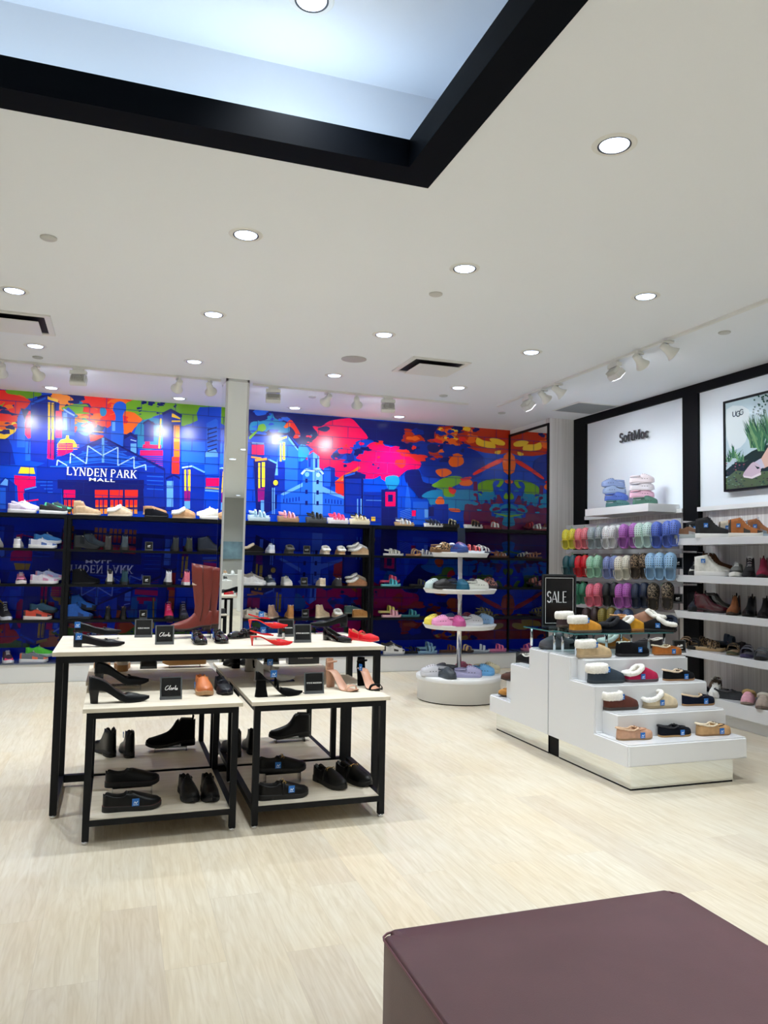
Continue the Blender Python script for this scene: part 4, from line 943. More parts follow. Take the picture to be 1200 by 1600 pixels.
def heel_bm(P,full=True):
    x,w,zb,ts=shoe_fn(P); hl,tp=P['heel']; bm=bmesh.new()
    st=[t for t in TS if t<=hl]; out=[(t,-1) for t in st]+[(t,1) for t in st[::-1]][:-1]
    rings=[]; xc=x(hl*.35)
    for s in (0,.15,.5,1):
        ring=[]
        for t,sg in out:
            k=tp+(1-tp)*(1-s)**2 if not P.get('flare') else (.8+.3*s*s)
            xx=xc+(x(t)-xc)*k+ (0.004*s if tp<.9 else 0); yy=sg*w(t)*k; zt=zb(t)+.003
            ring.append(bm.verts.new((xx,yy,zt*(1-s))))
        rings.append(ring)
    grid_faces(bm,rings,closed=True)
    bm.faces.new(rings[-1][::-1]); return bm
def band(bm,P,t,h,wd=.022,th=.003,lift=1.03,tilt=0,base=.0):
    x,w,zb,ts=shoe_fn(P); rr=[]
    for dx,extra in ((-wd/2,0),(wd/2,0)):
        tt=min(max(t+dx/P['L'],.02),.98); ww=w(tt)*lift; z0=zb(tt)+ts(tt)-.003+base
        for o_ in (0,th):
            ring=[]
            for i in range(13):
                a=PI*i/12; c=math.cos(a); y=-(ww+o_)*(abs(c)**.7)*(1 if c>0 else -1); z=z0+(h-(.006 if dx>0 else 0)+o_)*math.sin(a)**.8
                ring.append(bm.verts.new((x(tt)+tilt*math.sin(a),y,z)))
            rr.append(ring)
    for a,b in ((rr[0],rr[1]),(rr[1],rr[3]),(rr[3],rr[2]),(rr[2],rr[0])): grid_faces(bm,[a,b])
def rim_loop(P,dz=0,f=.95,ext=0):
    x,w,zb,ts=shoe_fn(P); oa,ob=P['op']; st=[t for t in TS if oa-.02<=t<=ob+.001]
    L_=[(x(t)-(.004 if i==0 else 0),-w(t)*f,zb(t)+ts(t)+ip(P['h'],t)+dz) for i,t in enumerate(st)]
    R_=[(a,-b,c) for a,b,c in L_[::-1]]
    tf=ob+.045; front=[(x(tf),0,zb(tf)+ts(tf)+ip(P['h'],tf)+dz)]
    fm=[(x(ob+.035),-w(ob)*f*.6,zb(ob)+ts(ob)+ip(P['h'],ob)+dz),]; fr=[(a,-b,c) for a,b,c in fm]
    return L_+fm+front+fr+R_
PARTS={}
def parts_of(kind):
    """list of (part name, mesh, slot names)"""
    if kind in PARTS: return PARTS[kind]
    base=kind.split('+')[0]; ex=kind.split('+')[1:]; P=KP[base]; x,w,zb,ts=shoe_fn(P); out=[]
    if P['h']: out.append(('upper',to_mesh(kind+'_upper',upper_bm(P,base=='clog')),['main','accent','lining']))
    out.append(('sole',to_mesh(kind+'_sole',sole_bm(P)),['sole','insole','outsole']))
    if P.get('heel'): out.append(('heel',to_mesh(kind+'_heel',heel_bm(P)),['heel']))
    if P.get('heelb'):
        bm=bmesh.new(); Q=dict(P); Q['heel']=(.27,.98); 
        x2=[(t,w(t)*P['sw']) for t in TS if t<=.29]; rings=[]
        for z in (.0005,.0165): rings.append([bm.verts.new((x(t)*1.021,s*ww*1.004,z)) for t,ww,s in [(t,ww,-1) for t,ww in x2]+[(t,ww,1) for t,ww in x2[::-1]]])
        grid_faces(bm,rings,closed=True); bm.faces.new(rings[0][::-1]); out.append(('heel',to_mesh(kind+'_heel',bm),['heel']))
    if base in('sneaker','hitop','oxford') :
        bm=bmesh.new(); a0,a1=(.46,.64) if base!='hitop' else (.38,.62); n=5
        for i in range(n):
            t=a0+(a1-a0)*i/(n-1); z=zb(t)+ts(t)+ip(P['h'],t); ww=w(t)*.42; s=1 if i%2 else -1
            add_tube(bm,[(x(t)-.004*s,-ww,z*1.0-.006),(x(t),-ww*.5,z+.0015),(x(t),ww*.5,z+.0015),(x(t)+.004*s,ww,z-.006)],.0022,6)
        t=a0; z=zb(t)+ts(t)+ip(P['h'],t)
        for s in (-1,1): add_tube(bm,[(x(t),0,z+.002),(x(t)+.004,s*.014,z+.008),(x(t)+.012,s*.024,z-.002),(x(t)+.004,s*.012,z-.002)],.0018,6)
        out.append(('laces',to_mesh(kind+'_laces',bm),['lace']))
    if base in('chelsea','bootie') and base=='chelsea':
        bm=bmesh.new(); z=zb(.03)+ts(.03)+ip(P['h'],.04); add_tube(bm,[(x(.05),-.006,z-.02),(x(.03),-.006,z+.015),(x(.05),-.006,z+.02),(x(.07),-.006,z-.01)],.003,6,rz=.006); out.append(('pull_tab',to_mesh(kind+'_tab',bm),['accent']))
    if base=='clog':
        bm=bmesh.new(); pts=[]
        for i in range(15):
            a=PI*i/14; pts.append((x(.40)-.105*math.sin(a)**.8 if 0<i<14 else x(.40),-.053*math.cos(a),ts(.3)+.046-.006*math.sin(a)))
        add_tube(bm,pts,.0025,6,rz=.0085); out.append(('heel_strap',to_mesh(kind+'_strap',bm),['strap']))
        bm=bmesh.new()
        for s in (-1,1): add_lathe(bm,[(.007,s*.053),(.007,s*.0575),(.004,s*.059)],c=(x(.40),0,ts(.3)+.046),n=10,axis='y')
        out.append(('rivet',to_mesh(kind+'_rivet',bm),['rivet']))
    if base=='slipper':
        bm=bmesh.new(); add_tube(bm,smooth3(rim_loop(P,.003,.93)),.0175,8,closed=True); rough(bm,.0022); out.append(('fleece_collar',to_mesh(kind+'_collar',bm),['fleece']))
    if base=='cuffslipper':
        bm=bmesh.new(); add_tube(bm,smooth3(rim_loop(P,-.004,.98)),.013,10,closed=True,rz=.030); rough(bm,.002); out.append(('fleece_cuff',to_mesh(kind+'_cuff',bm),['fleece']))
    if base=='moccasin':
        bm=bmesh.new(); add_tube(bm,smooth3(rim_loop(P,0,.92)),.006,8,closed=True); out.append(('fleece_trim',to_mesh(kind+'_trim',bm),['fleece']))
        bm=bmesh.new(); t=.56; z=zb(t)+ts(t)+ip(P['h'],t)
        for s in (-1,1):
            add_tube(bm,[(x(t),0,z+.002),(x(t)-.012,s*.014,z+.009),(x(t)+.004,s*.022,z+.001),(x(t),s*.004,z+.002)],.0025,6)
            add_tube(bm,[(x(t),0,z+.001),(x(t)+.014,s*.012,z),(x(t)+.022,s*.016,z-.004)],.0022,6)
        pts=[]
        for i in range(11):
            a=PI*i/10; tt=.56+.27*math.sin(a); yy=-w(.7)*.66*math.cos(a); pts.append((x(tt),yy,zb(tt)+ts(tt)+ip(P['h'],tt)*math.sin(math.acos(min(.99,abs(yy)/max(w(tt),.001)*.9)))**.9+.001))
        add_tube(bm,pts,.0025,6); out.append(('bow_lace',to_mesh(kind+'_bow',bm),['lace']))
    if P.get('bands'):
        bm=bmesh.new()
        for t,h in P['bands']: band(bm,P,t,h,.03 if base=='slide' else .02)
        if P.get('back'):
            pts=[(x(.36)-.085*math.sin(PI*i/12)**.7 if 0<i<12 else x(.36),-w(.3)*1.02*math.cos(PI*i/12),ts(.2)+.035+.012*math.sin(PI*i/12)) for i in range(13)]
            add_tube(bm,pts,.0018,6,rz=.009)
        out.append(('straps',to_mesh(kind+'_straps',bm),['main']))
    if base=='heelsandal':
        bm=bmesh.new(); band(bm,P,.80,.028,.014); out.append(('toe_strap',to_mesh(kind+'_toe',bm),['main']))
        bm=bmesh.new(); z=zb(.1)+.05
        pts=[(x(.14)-.035*math.cos(a),.026*math.sin(a),z+.008*math.cos(a)*-1) for a in [2*PI*i/16 for i in range(16)]]
        add_tube(bm,pts,.0025,6,closed=True,rz=.005); out.append(('ankle_strap',to_mesh(kind+'_ankle',bm),['main']))
        bm=bmesh.new(); rr=[]
        for zz in (0,.02,.045,.062):
            rr.append([bm.verts.new((x(.11)-.032*math.sin(a)*(1-.1*zz/.06),-.026*math.cos(a)*(1-zz*3),zb(.05)+ts(.05)+zz)) for a in [PI*i/10 for i in range(11)]])
        grid_faces(bm,rr); out.append(('heel_counter',to_mesh(kind+'_counter',bm),['main']))
    if base=='kitten':
        bm=bmesh.new(); pts=[(x(.52)-.135*math.sin(PI*i/14)**.6 if 0<i<14 else x(.52),-w(.5)*.95*math.cos(PI*i/14)*(1-.25*math.sin(PI*i/14)),zb(.3)+.02+.028*math.sin(PI*i/14)) for i in range(15)]
        add_tube(bm,pts,.0016,6,rz=.005); out.append(('slingback_strap',to_mesh(kind+'_sling',bm),['main']))
    if base=='maryjane' or 'strap' in ex:
        bm=bmesh.new(); band(bm,P,.44,.052,.013,.0025); out.append(('instep_strap',to_mesh(kind+'_instep',bm),['main']))
    if base=='loafer' and 'plain' not in ex:
        bm=bmesh.new(); t=.5; z=zb(t)+ts(t)+ip(P['h'],t)
        add_tube(bm,[(x(t),-.02,z-.002),(x(t),0,z+.0035),(x(t),.02,z-.002)],.0022,6)
        for s in (-1,1): add_tube(bm,[(x(t)+.008*math.cos(a),s*.024+.003*math.sin(a)*0,z-.006+.008*math.sin(a)) for a in [2*PI*i/12 for i in range(12)]],.0018,6,closed=True)
        out.append(('horsebit',to_mesh(kind+'_bit',bm),['metal']))
        bm=bmesh.new(); band(bm,P,.48,.069,.018,.002,1.0); out.append(('saddle_strap',to_mesh(kind+'_saddle',bm),['main']))
    if base in('flat','pump') and 'bow' in ex:
        bm=bmesh.new(); t=.63; z=zb(t)+ts(t)+ip(P['h'],t)
        for s in (-1,1): add_tube(bm,[(x(t),0,z+.001),(x(t)-.006,s*.012,z+.004),(x(t)+.006,s*.013,z+.001),(x(t),0,z+.001)],.002,6)
        out.append(('bow',to_mesh(kind+'_bow',bm),['main']))
    # pull the price tag mesh: position by side
    PARTS[kind]=out; return out
def smooth3(pts,k=2):
    out=[];n=len(pts)
    for i in range(n):
        p0,p1,p2,p3=[Vector(pts[(i+j-1)%n]) for j in range(4)]
        for s in range(k):
            t=s/k; out.append(.5*((2*p1)+(p2-p0)*t+(2*p0-5*p1+4*p2-p3)*t*t+(3*p1-p0-3*p2+p3)*t**3))
    return out
def rough(bm,a):
    rg=random.Random(3)
    for v in bm.verts: v.co+=Vector((rg.uniform(-a,a),rg.uniform(-a,a),rg.uniform(-a,a)))
TAGM=None
def tag_mesh():
    global TAGM
    if TAGM: return TAGM
    bm=bmesh.new(); add_box(bm,-.017,.017,-.001,.001,-.018,.018,0)
    for s in (-1,1):
        y=s*.0013
        for poly in ([(-.010,-.006),(-.004,.006),(.002,-.002),(.010,.007),(.011,.003),(.002,-.008),(-.004,0),(-.008,-.008)],[(-.011,-.013),(.011,-.013),(.011,-.0105),(-.011,-.0105)]):
            add_poly(bm,poly,lambda u,v:(u,y,v),1)
    TAGM=to_mesh('price_tag',bm,False); TAGM.materials.append(M_tag); TAGM.materials.append(M_tagw); return TAGM
BLK=(5,6,8)
def shoe(name,kind,cols,label,loc,yaw=0,scale=1,group=None,tagat=None,rot=None,cat='shoe'):
    """cols: dict slot -> material; yaw in degrees (0 = toe to +X)"""
    r=bpy.data.objects.new(name,None); C.objects.link(r); r.empty_display_size=.05
    r.location=loc; r.rotation_euler=(0,0,math.radians(yaw)) if rot is None else rot; r.scale=(scale,)*3
    tag(r,label,cat,group)
    m=cols.get('main'); D=dict(accent=m,lining=cols.get('lining',mat('shoe_lining',(60,56,54),.9)),sole=cols.get('sole',m),heel=cols.get('heel',cols.get('sole',m)),lace=cols.get('lace',cols.get('accent',m)),strap=cols.get('strap',m),rivet=cols.get('rivet',m),fleece=cols.get('fleece',fleece()),metal=mat('gold_metal',(214,176,110),.25,1),main=m)
    D['insole']=cols.get('insole',D['sole']); D['outsole']=cols.get('outsole',D['sole']); D['accent']=cols.get('accent',m)
    for pn,me,slots in parts_of(kind):
        if not me.materials:
            for s in slots: me.materials.append(None)
        o=bpy.data.objects.new(pn,me); C.objects.link(o); o.parent=r
        for i,s in enumerate(slots):
            o.material_slots[i].link='OBJECT'; o.material_slots[i].material=D[s]
    if tagat:
        o=bpy.data.objects.new('price_tag',tag_mesh()); C.objects.link(o); o.parent=r
        P=KP[kind.split('+')[0]]; x,w,zb,ts=shoe_fn(P); t=tagat[0]; s=tagat[1]
        o.location=(x(t),s*(w(t)*P['sw']+.004),zb(t)+ts(t)+tagat[2]); o.rotation_euler=(0,math.radians(tagat[3] if len(tagat)>3 else 0),0)
        o['label']='blue square price tag'
    return r
# ------------------------------------------------------------ colours
def c_sneak(main,sole=(236,236,236),accent=None,lace=None): 
    return dict(main=fabric(main),accent=fabric(accent or main),sole=rubber(sole),insole=rubber(sole),outsole=rubber(sole),lace=fabric(lace or sole),lining=fabric(tuple(int(v*.7) for v in main)))
def c_foam(c,hole=None,lining=None): 
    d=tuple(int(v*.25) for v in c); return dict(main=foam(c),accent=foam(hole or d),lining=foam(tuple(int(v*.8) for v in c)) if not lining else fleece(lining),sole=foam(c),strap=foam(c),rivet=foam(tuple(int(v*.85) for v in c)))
def c_suede(c,sole=(60,50,44),fl=None,lace=None): return dict(main=suede(c),accent=suede(tuple(int(v*.8) for v in c)),sole=rubber(sole),lining=fleece(fl or (226,220,208)),fleece=fleece(fl or (240,237,230)),lace=leather(lace or tuple(int(v*.6) for v in c)))
def c_lea(c,sole=BLK,ins=None,lining=(120,96,74)): return dict(main=leather(c),accent=leather(c),sole=rubber(sole),insole=leather(ins or (90,70,55)),lining=leather(lining),heel=rubber(sole),lace=fabric(BLK))
def c_pat(c,ins=(190,150,120),heel=None): return dict(main=patent(c),accent=patent(c),sole=patent(heel or c),insole=leather(ins),lining=leather(ins),heel=patent(heel or c))
def c_sandal(c,sole,ins=None): return dict(main=fabric(c),sole=rubber(sole),insole=fabric(ins or sole),outsole=rubber(sole))
SHELFN={1.975:'on the top shelf',1.565:'on the second shelf',1.145:'on the third shelf',.725:'on the fourth shelf',.228:'on the low white cabinet'}
def riser(label,x,y,z,w,d,h,rot=0):
    t=bmesh.new(); add_box(t,-w/2,w/2,-d/2,d/2,h-.005,h); add_box(t,-w/2,-w/2+.005,-d/2,d/2,0,h-.005); add_box(t,w/2-.005,w/2,-d/2,d/2,0,h-.005)
    o=obj('acrylic_riser',t,M_acry,loc=(x,y,z)); o.rotation_euler=(0,0,math.radians(rot)); return tag(o,label,'riser','clear shoe risers')
def W_(z,px,kind,cols,desc,yaw=0,name='shoe',dy=0,scale=1.06,where='',cat='shoe',dz=0):
    if 40<=yaw<=110: scale,dy=1.0,dy-.012
    x=on('y',YS+.13+dy,px,900).x
    return shoe(name,kind,cols,(desc+' '+SHELFN[z]+(' '+where if where else '')),(x,YS+.11+dy,z+dz),yaw,scale,cat=cat,group='shoes '+SHELFN[z].replace('the ','the wall display\'s ',1))
def PAIR(z,px,kind,c1,c2,desc,yaw=0,name='shoe',where='',h=.05,off=.04,cat='shoe',k2=None,d2=None):
    """front shoe with its mate behind it on a clear riser"""
    W_(z,px,kind,c1,'front '+desc,yaw,name,-.05,where=where,cat=cat)
    s=1 if yaw in(0,) or abs(yaw)<90 else -1
    W_(z,px,k2 or kind,c2,'rear '+(d2 or desc),yaw,name,.075,where=where,cat=cat,dz=h).location.x+=off*s
    x=on('y',YS+.205,px,900).x
    if h>0: riser('riser under rear '+(d2 or desc)+' '+SHELFN[z],x+off*s,YS+.205,z,.2,.09,h)
T1,T2,T3,T4,T5=1.975,1.565,1.145,.725,.228
L_='left of the pillar'; R_='right of the pillar'
# top shelf, left of the pillar
PAIR(T1,30,'sneaker',c_sneak((216,206,226),(240,238,242),(200,180,214)),c_sneak((216,206,226),(240,238,242)),'lilac-white running shoe',0,'running_shoe',where='far left',h=.035,off=.03)
PAIR(T1,79,'sneaker',c_sneak((20,22,26),(238,238,238),(20,22,26),(120,240,190)),c_sneak((30,60,56),(30,32,34),(90,230,180)),'black and mint running shoe',0,'running_shoe',h=.035,off=.05)
PAIR(T1,134,'mini',c_suede((196,166,132),(214,196,170)),c_suede((186,154,120),(206,186,160)),'sand short boot',0,'sheepskin_boot',h=.0,off=-.03,cat='boot',k2='bootie',d2='sand calf-high boot')
PAIR(T1,184,'slipper',c_suede((212,190,160),(222,206,182)),c_suede((196,168,134),(214,196,170)),'cream low slipper',0,'slipper',h=.03,off=.0,cat='slipper')
PAIR(T1,241,'mini',c_suede((18,19,26),(14,14,16)),c_suede((176,132,92),(200,176,146)),'near-black low boot',0,'sheepskin_boot',h=.04,off=-.02,cat='boot',d2='chestnut low boot')
PAIR(T1,284,'slipper',c_suede((182,138,98),(196,164,128)),c_suede((190,150,112),(200,170,136)),'chestnut suede slipper',0,'slipper',h=.03,off=.0,cat='slipper')
PAIR(T1,328,'sneaker',c_sneak((232,228,216),(240,238,230)),c_sneak((240,236,226),(244,242,236)),'cream chunky trainer',180,'trainer',h=.04,off=.04,where='beside the pillar')
# top shelf, right of the pillar
def FLAT(px,c1,c2,sole,desc,kind='flatform',where=''):
    PAIR(T1,px,kind,c_sandal(c1,sole),c_sandal(c2,sole),desc,0,'platform_sandal',h=.03,off=-.01,cat='sandal',where=where)
FLAT(402,(150,186,206),(216,228,236),(196,216,224),'pale blue platform sandal',where='beside the pillar')
FLAT(448,(236,160,180),(232,178,198),(176,138,104),'pink strap sandal on cork sole')
FLAT(492,(44,46,50),(30,32,36),(70,72,74),'black and charcoal platform sandal')
FLAT(526,(255,86,130),(240,60,110),(232,226,230),'hot pink sandal on white sole')
FLAT(560,(220,206,170),(24,24,26),(226,216,186),'cream and black strapped sandal')
FLAT(630,(214,220,226),(40,60,110),(190,156,112),'white and blue corded wedge sandal','sandal')
FLAT(676,(22,24,30),(30,60,110),(232,232,226),'black sandal with white sole edge','sandal')
FLAT(702,(26,26,28),(206,196,150),(30,28,26),'black and cream crossed-strap sandal','slide')
FLAT(738,(24,24,26),(150,100,70),(230,230,226),'black and tan sandal on white sole','slide')
FLAT(768,(230,230,230),(180,30,50),(120,28,50),'red-soled sandal with white straps','slide','at the mural\'s right end')
# second shelf
W_(T2,-6,'sneaker',c_sneak((236,236,240)),'white heel-on trainer at the left edge',90,'trainer')
W_(T2,26,'sneaker',c_sneak((232,232,238),(244,244,246)),'white trainer seen from its heel',90,'trainer')
PAIR(T2,65,'sneaker',c_sneak((222,226,240),(240,242,246),(90,120,190)),c_sneak((50,120,190),(236,240,246)),'blue and white running shoe',0,'running_shoe',h=.06,off=.05)
PAIR(T2,134,'chelsea',c_suede((38,42,46),(24,22,22)),c_suede((52,62,72),(30,28,28)),'slate zip ankle boot',0,'ankle_boot',h=.03,off=.1,cat='boot')
W_(T2,167,'hitop',c_sneak((52,50,50),(40,36,32)),'dark grey hiking boot from behind',90,'hiking_boot',cat='boot')
W_(T2,193,'hitop',c_sneak((58,72,82),(40,38,36)),'blue-grey hiking boot from behind',90,'hiking_boot',cat='boot')
W_(T2,272,'hitop',c_sneak((34,40,46),(24,24,26)),'dark lace boot right of the small square sign',90,'hiking_boot',cat='boot')
W_(T2,293,'hitop',c_sneak((44,50,40),(24,24,22)),'dark olive lace boot facing the wall',90,'hiking_boot',cat='boot')
PAIR(T2,326,'hitop',c_sneak((26,36,52),(20,20,24)),c_sneak((30,40,56),(24,24,28)),'navy lace boot',0,'hiking_boot',h=.0,off=.02,where=L_,cat='boot')
W_(T2,394,'slipper',c_suede((26,24,24),(18,18,18),(222,206,180)),'black clog slipper with cream rim',0,'slipper',where='beside the pillar',cat='slipper')
W_(T2,421,'sneaker',c_sneak((198,208,226),(226,230,238)),'pale blue-white trainer from behind',90,'trainer')
W_(T2,450,'slipper',c_suede((58,58,60),(70,68,66),(84,82,80)),'charcoal slipper from behind',90,'slipper',cat='slipper')
W_(T2,506,'slipper',c_suede((216,196,170),(232,222,206)),'cream slipper from behind',90,'slipper',cat='slipper')
W_(T2,530,'slipper',c_suede((188,142,98),(214,182,140)),'tan slipper from behind',90,'slipper',cat='slipper')
PAIR(T2,563,'slipper',c_suede((190,158,120),(206,180,142)),c_suede((228,226,222),(232,230,226)),'sand slipper',0,'slipper',h=.05,off=-.05,cat='slipper',d2='white slipper')
PAIR(T2,613,'sandal',c_sandal((226,224,216),(232,232,228)),c_sandal((200,196,186),(232,232,228)),'white chunky sandal',0,'sandal',h=0,off=.01,cat='sandal')
W_(T2,645,'slide',c_sandal((206,168,134),(190,140,100)),'tan slide from the front',-70,'slide',cat='sandal')
W_(T2,664,'sandal',c_sandal((236,236,236),(230,230,230),(40,40,44)),'white sandal with dark footbed',-40,'sandal',cat='sandal')
PAIR(T2,778,'sandal',c_sandal((170,110,80),(90,50,30)),c_sandal((226,220,210),(60,40,30)),'brown strappy sandal',0,'sandal',h=0,off=.02,cat='sandal',where='behind the tiered stand')
# third shelf
W_(T3,-8,'sneaker',c_sneak((230,230,236)),'white trainer cut by the left edge',90,'trainer')
W_(T3,33,'sneaker',c_sneak((196,110,140),(236,230,236),(60,30,50)),'pink and plum running shoe toe out',-80,'running_shoe')
PAIR(T3,70,'sneaker',c_sneak((226,222,238),(240,240,246),(214,150,190)),c_sneak((170,180,224),(236,236,246),(226,160,200)),'white and pink running shoe',0,'running_shoe',h=.04,off=.05)
PAIR(T3,133,'bootie',c_suede((18,19,24),(14,14,16)),c_suede((22,24,30),(14,14,16)),'black winter boot',0,'winter_boot',h=0,off=.03,cat='boot')
W_(T3,172,'hitop',c_sneak((22,22,26),(28,28,30),(200,200,196)),'black boot with pale band',90,'winter_boot',cat='boot')
W_(T3,195,'hitop',c_sneak((22,62,76),(18,22,26)),'dark teal winter boot',90,'winter_boot',cat='boot')
W_(T3,263,'hitop',c_sneak((222,222,226),(30,30,34)),'white winter boot on black sole',90,'winter_boot',cat='boot')
W_(T3,291,'hitop',c_sneak((230,120,140),(220,220,224)),'pink winter boot by the tall brown boots',90,'winter_boot',cat='boot')
PAIR(T3,397,'sneaker',c_sneak((230,230,230),(240,240,238)),c_sneak((170,160,150),(222,218,210)),'white low trainer',0,'trainer',h=.04,off=-.03,where='beside the pillar',d2='greige low trainer')
W_(T3,421,'sneaker',c_sneak((40,52,64),(190,194,198),None,(220,220,220)),'slate trainer toe out',-85,'trainer')
W_(T3,447,'sneaker',c_sneak((222,222,212),(236,234,226),None,(70,90,80)),'off-white trainer toe out',-85,'trainer')
W_(T3,501,'mini',c_suede((224,204,176),(236,226,208)),'cream low boot with dark trim',90,'sheepskin_boot',cat='boot')
W_(T3,526,'mini',c_suede((66,64,66),(60,58,60)),'charcoal low boot from behind',90,'sheepskin_boot',cat='boot')
PAIR(T3,558,'slipper',c_suede((172,120,84),(156,116,84)),c_suede((176,160,140),(190,176,150)),'brown platform slipper',0,'slipper',h=.05,off=-.02,cat='slipper',d2='taupe platform slipper')
PAIR(T3,610,'slide',c_sandal((80,190,206),(120,206,212)),c_sandal((240,90,130),(230,80,120)),'turquoise sandal',0,'sandal',h=.05,off=-.01,cat='sandal',d2='pink sandal')
W_(T3,654,'slide',c_sandal((70,70,60),(44,40,36)),'dark thong sandal left of the tiered stand',0,'sandal',cat='sandal')
PAIR(T3,763,'slide',c_sandal((150,90,90),(60,50,54)),c_sandal((190,120,110),(60,50,54)),'rose-brown sandal',0,'sandal',h=.04,off=-.02,cat='sandal',where='behind the stand')
# fourth shelf
W_(T4,11,'hitop',c_sneak((24,22,30),(206,210,226)),'black and white trainer toe out at left',-70,'trainer')
PAIR(T4,62,'sneaker',c_sneak((200,70,50),(230,220,216),(60,40,50)),c_sneak((50,90,120),(40,50,60)),'red-orange running shoe',0,'running_shoe',h=.07,off=.06,d2='blue running shoe')
PAIR(T4,127,'hitop',c_sneak((24,84,170),(16,24,40),(18,50,110)),c_sneak((26,96,190),(16,24,40),(20,30,60)),'bright blue winter boot',0,'winter_boot',h=.10,off=.03,cat='boot')
W_(T4,171,'chelsea',c_lea((18,18,22)),'black ankle boot left of its pair',90,'ankle_boot',cat='boot')
W_(T4,195,'chelsea',c_lea((20,20,24)),'black ankle boot nearer the square sign',90,'ankle_boot',cat='boot')
W_(T4,265,'hitop',c_sneak((214,30,90),(30,26,34),None,(240,200,220)),'magenta laced winter boot toe out',-88,'winter_boot',cat='boot')
W_(T4,288,'hitop',c_sneak((36,34,52),(24,24,30),None,(170,170,200)),'dark purple laced winter boot',-88,'winter_boot',cat='boot')
PAIR(T4,328,'hitop',c_sneak((214,30,84),(26,22,30)),c_sneak((190,26,80),(26,22,30)),'magenta winter boot behind the tall brown boots',180,'winter_boot',h=.09,off=0,cat='boot')
PAIR(T4,402,'sneaker',c_sneak((206,202,192),(196,190,176),(150,140,130)),c_sneak((190,186,176),(206,200,190)),'grey-white running shoe',0,'running_shoe',h=.0,off=-.08,where='right of the pillar')
W_(T4,428,'bootie',c_suede((176,144,124),(210,190,170)),'rosy taupe ankle boot angled right',60,'sheepskin_boot',cat='boot')
W_(T4,453,'bootie',c_suede((186,132,78),(196,150,100)),'tan ankle boot from behind',90,'sheepskin_boot',cat='boot')
W_(T4,505,'bootie',c_suede((216,192,158),(232,216,190)),'cream ankle boot toe right',40,'sheepskin_boot',cat='boot')
W_(T4,527,'slipper',c_suede((220,190,166),(226,206,184)),'pale pink-beige slipper from behind',90,'slipper',cat='slipper')
PAIR(T4,567,'mini',c_suede((170,118,62),(196,156,104)),c_suede((76,104,100),(120,130,120)),'tan low boot',0,'sheepskin_boot',h=.04,off=-.12,cat='boot',d2='sage green low boot')
PAIR(T4,612,'slide',c_sandal((236,170,186),(240,190,200)),c_sandal((232,214,110),(222,206,130)),'pink strap sandal',0,'sandal',h=.05,off=-.05,cat='sandal',d2='yellow strap sandal')
W_(T4,641,'slide',c_sandal((60,140,148),(60,130,140)),'teal slide sandal',0,'slide',cat='sandal')
PAIR(T4,759,'sandal',c_sandal((110,104,76),(60,50,36)),c_sandal((130,118,84),(60,50,36)),'olive sandal',0,'sandal',h=.03,off=-.03,cat='sandal',where='behind the tiered stand')
# low cabinet
W_(T5,18,'sneaker',c_sneak((60,40,60),(226,226,236),(230,60,110)),'plum trainer toe out',-75,'trainer')
PAIR(T5,59,'sneaker',c_sneak((110,116,126),(226,226,230),(230,120,90),(240,240,240)),c_sneak((90,210,70),(190,214,210)),'grey and orange running shoe',0,'running_shoe',h=.05,off=.06,d2='neon green running shoe')
W_(T5,133,'sneaker',c_sneak((28,30,36),(40,42,46)),'dark trainer hidden under the tall table',0,'trainer')
PAIR(T5,617,'sneaker',c_sneak((222,220,214),(228,226,220),(60,56,52)),c_sneak((60,56,56),(190,186,180)),'off-white chunky sneaker',0,'trainer',h=.03,off=-.04)
W_(T5,647,'sandal',c_sandal((22,22,26),(20,20,24)),'black sandal',0,'sandal',cat='sandal',scale=1.0)
PAIR(T5,669,'slide',c_sandal((130,170,196),(140,176,200)),c_sandal((120,160,190),(130,170,190)),'light blue strapped slide',0,'slide',h=.04,off=-.02,cat='sandal')
W_(T5,702,'slide',c_sandal((120,74,50),(90,60,44)),'brown thong sandal left of the pole',0,'sandal',cat='sandal')
W_(T5,727,'slide',c_sandal((214,180,130),(60,44,34)),'tan crossed-strap slide right of the pole',-60,'slide',cat='sandal')
W_(T5,750,'slide',c_sandal((206,216,224),(210,218,226),(90,110,130)),'white and grey-blue slide',-30,'slide',cat='sandal')
W_(T5,777,'slide',c_sandal((244,120,170),(246,140,184),(246,150,190)),'pink slide at the right end',0,'slide',cat='sandal')
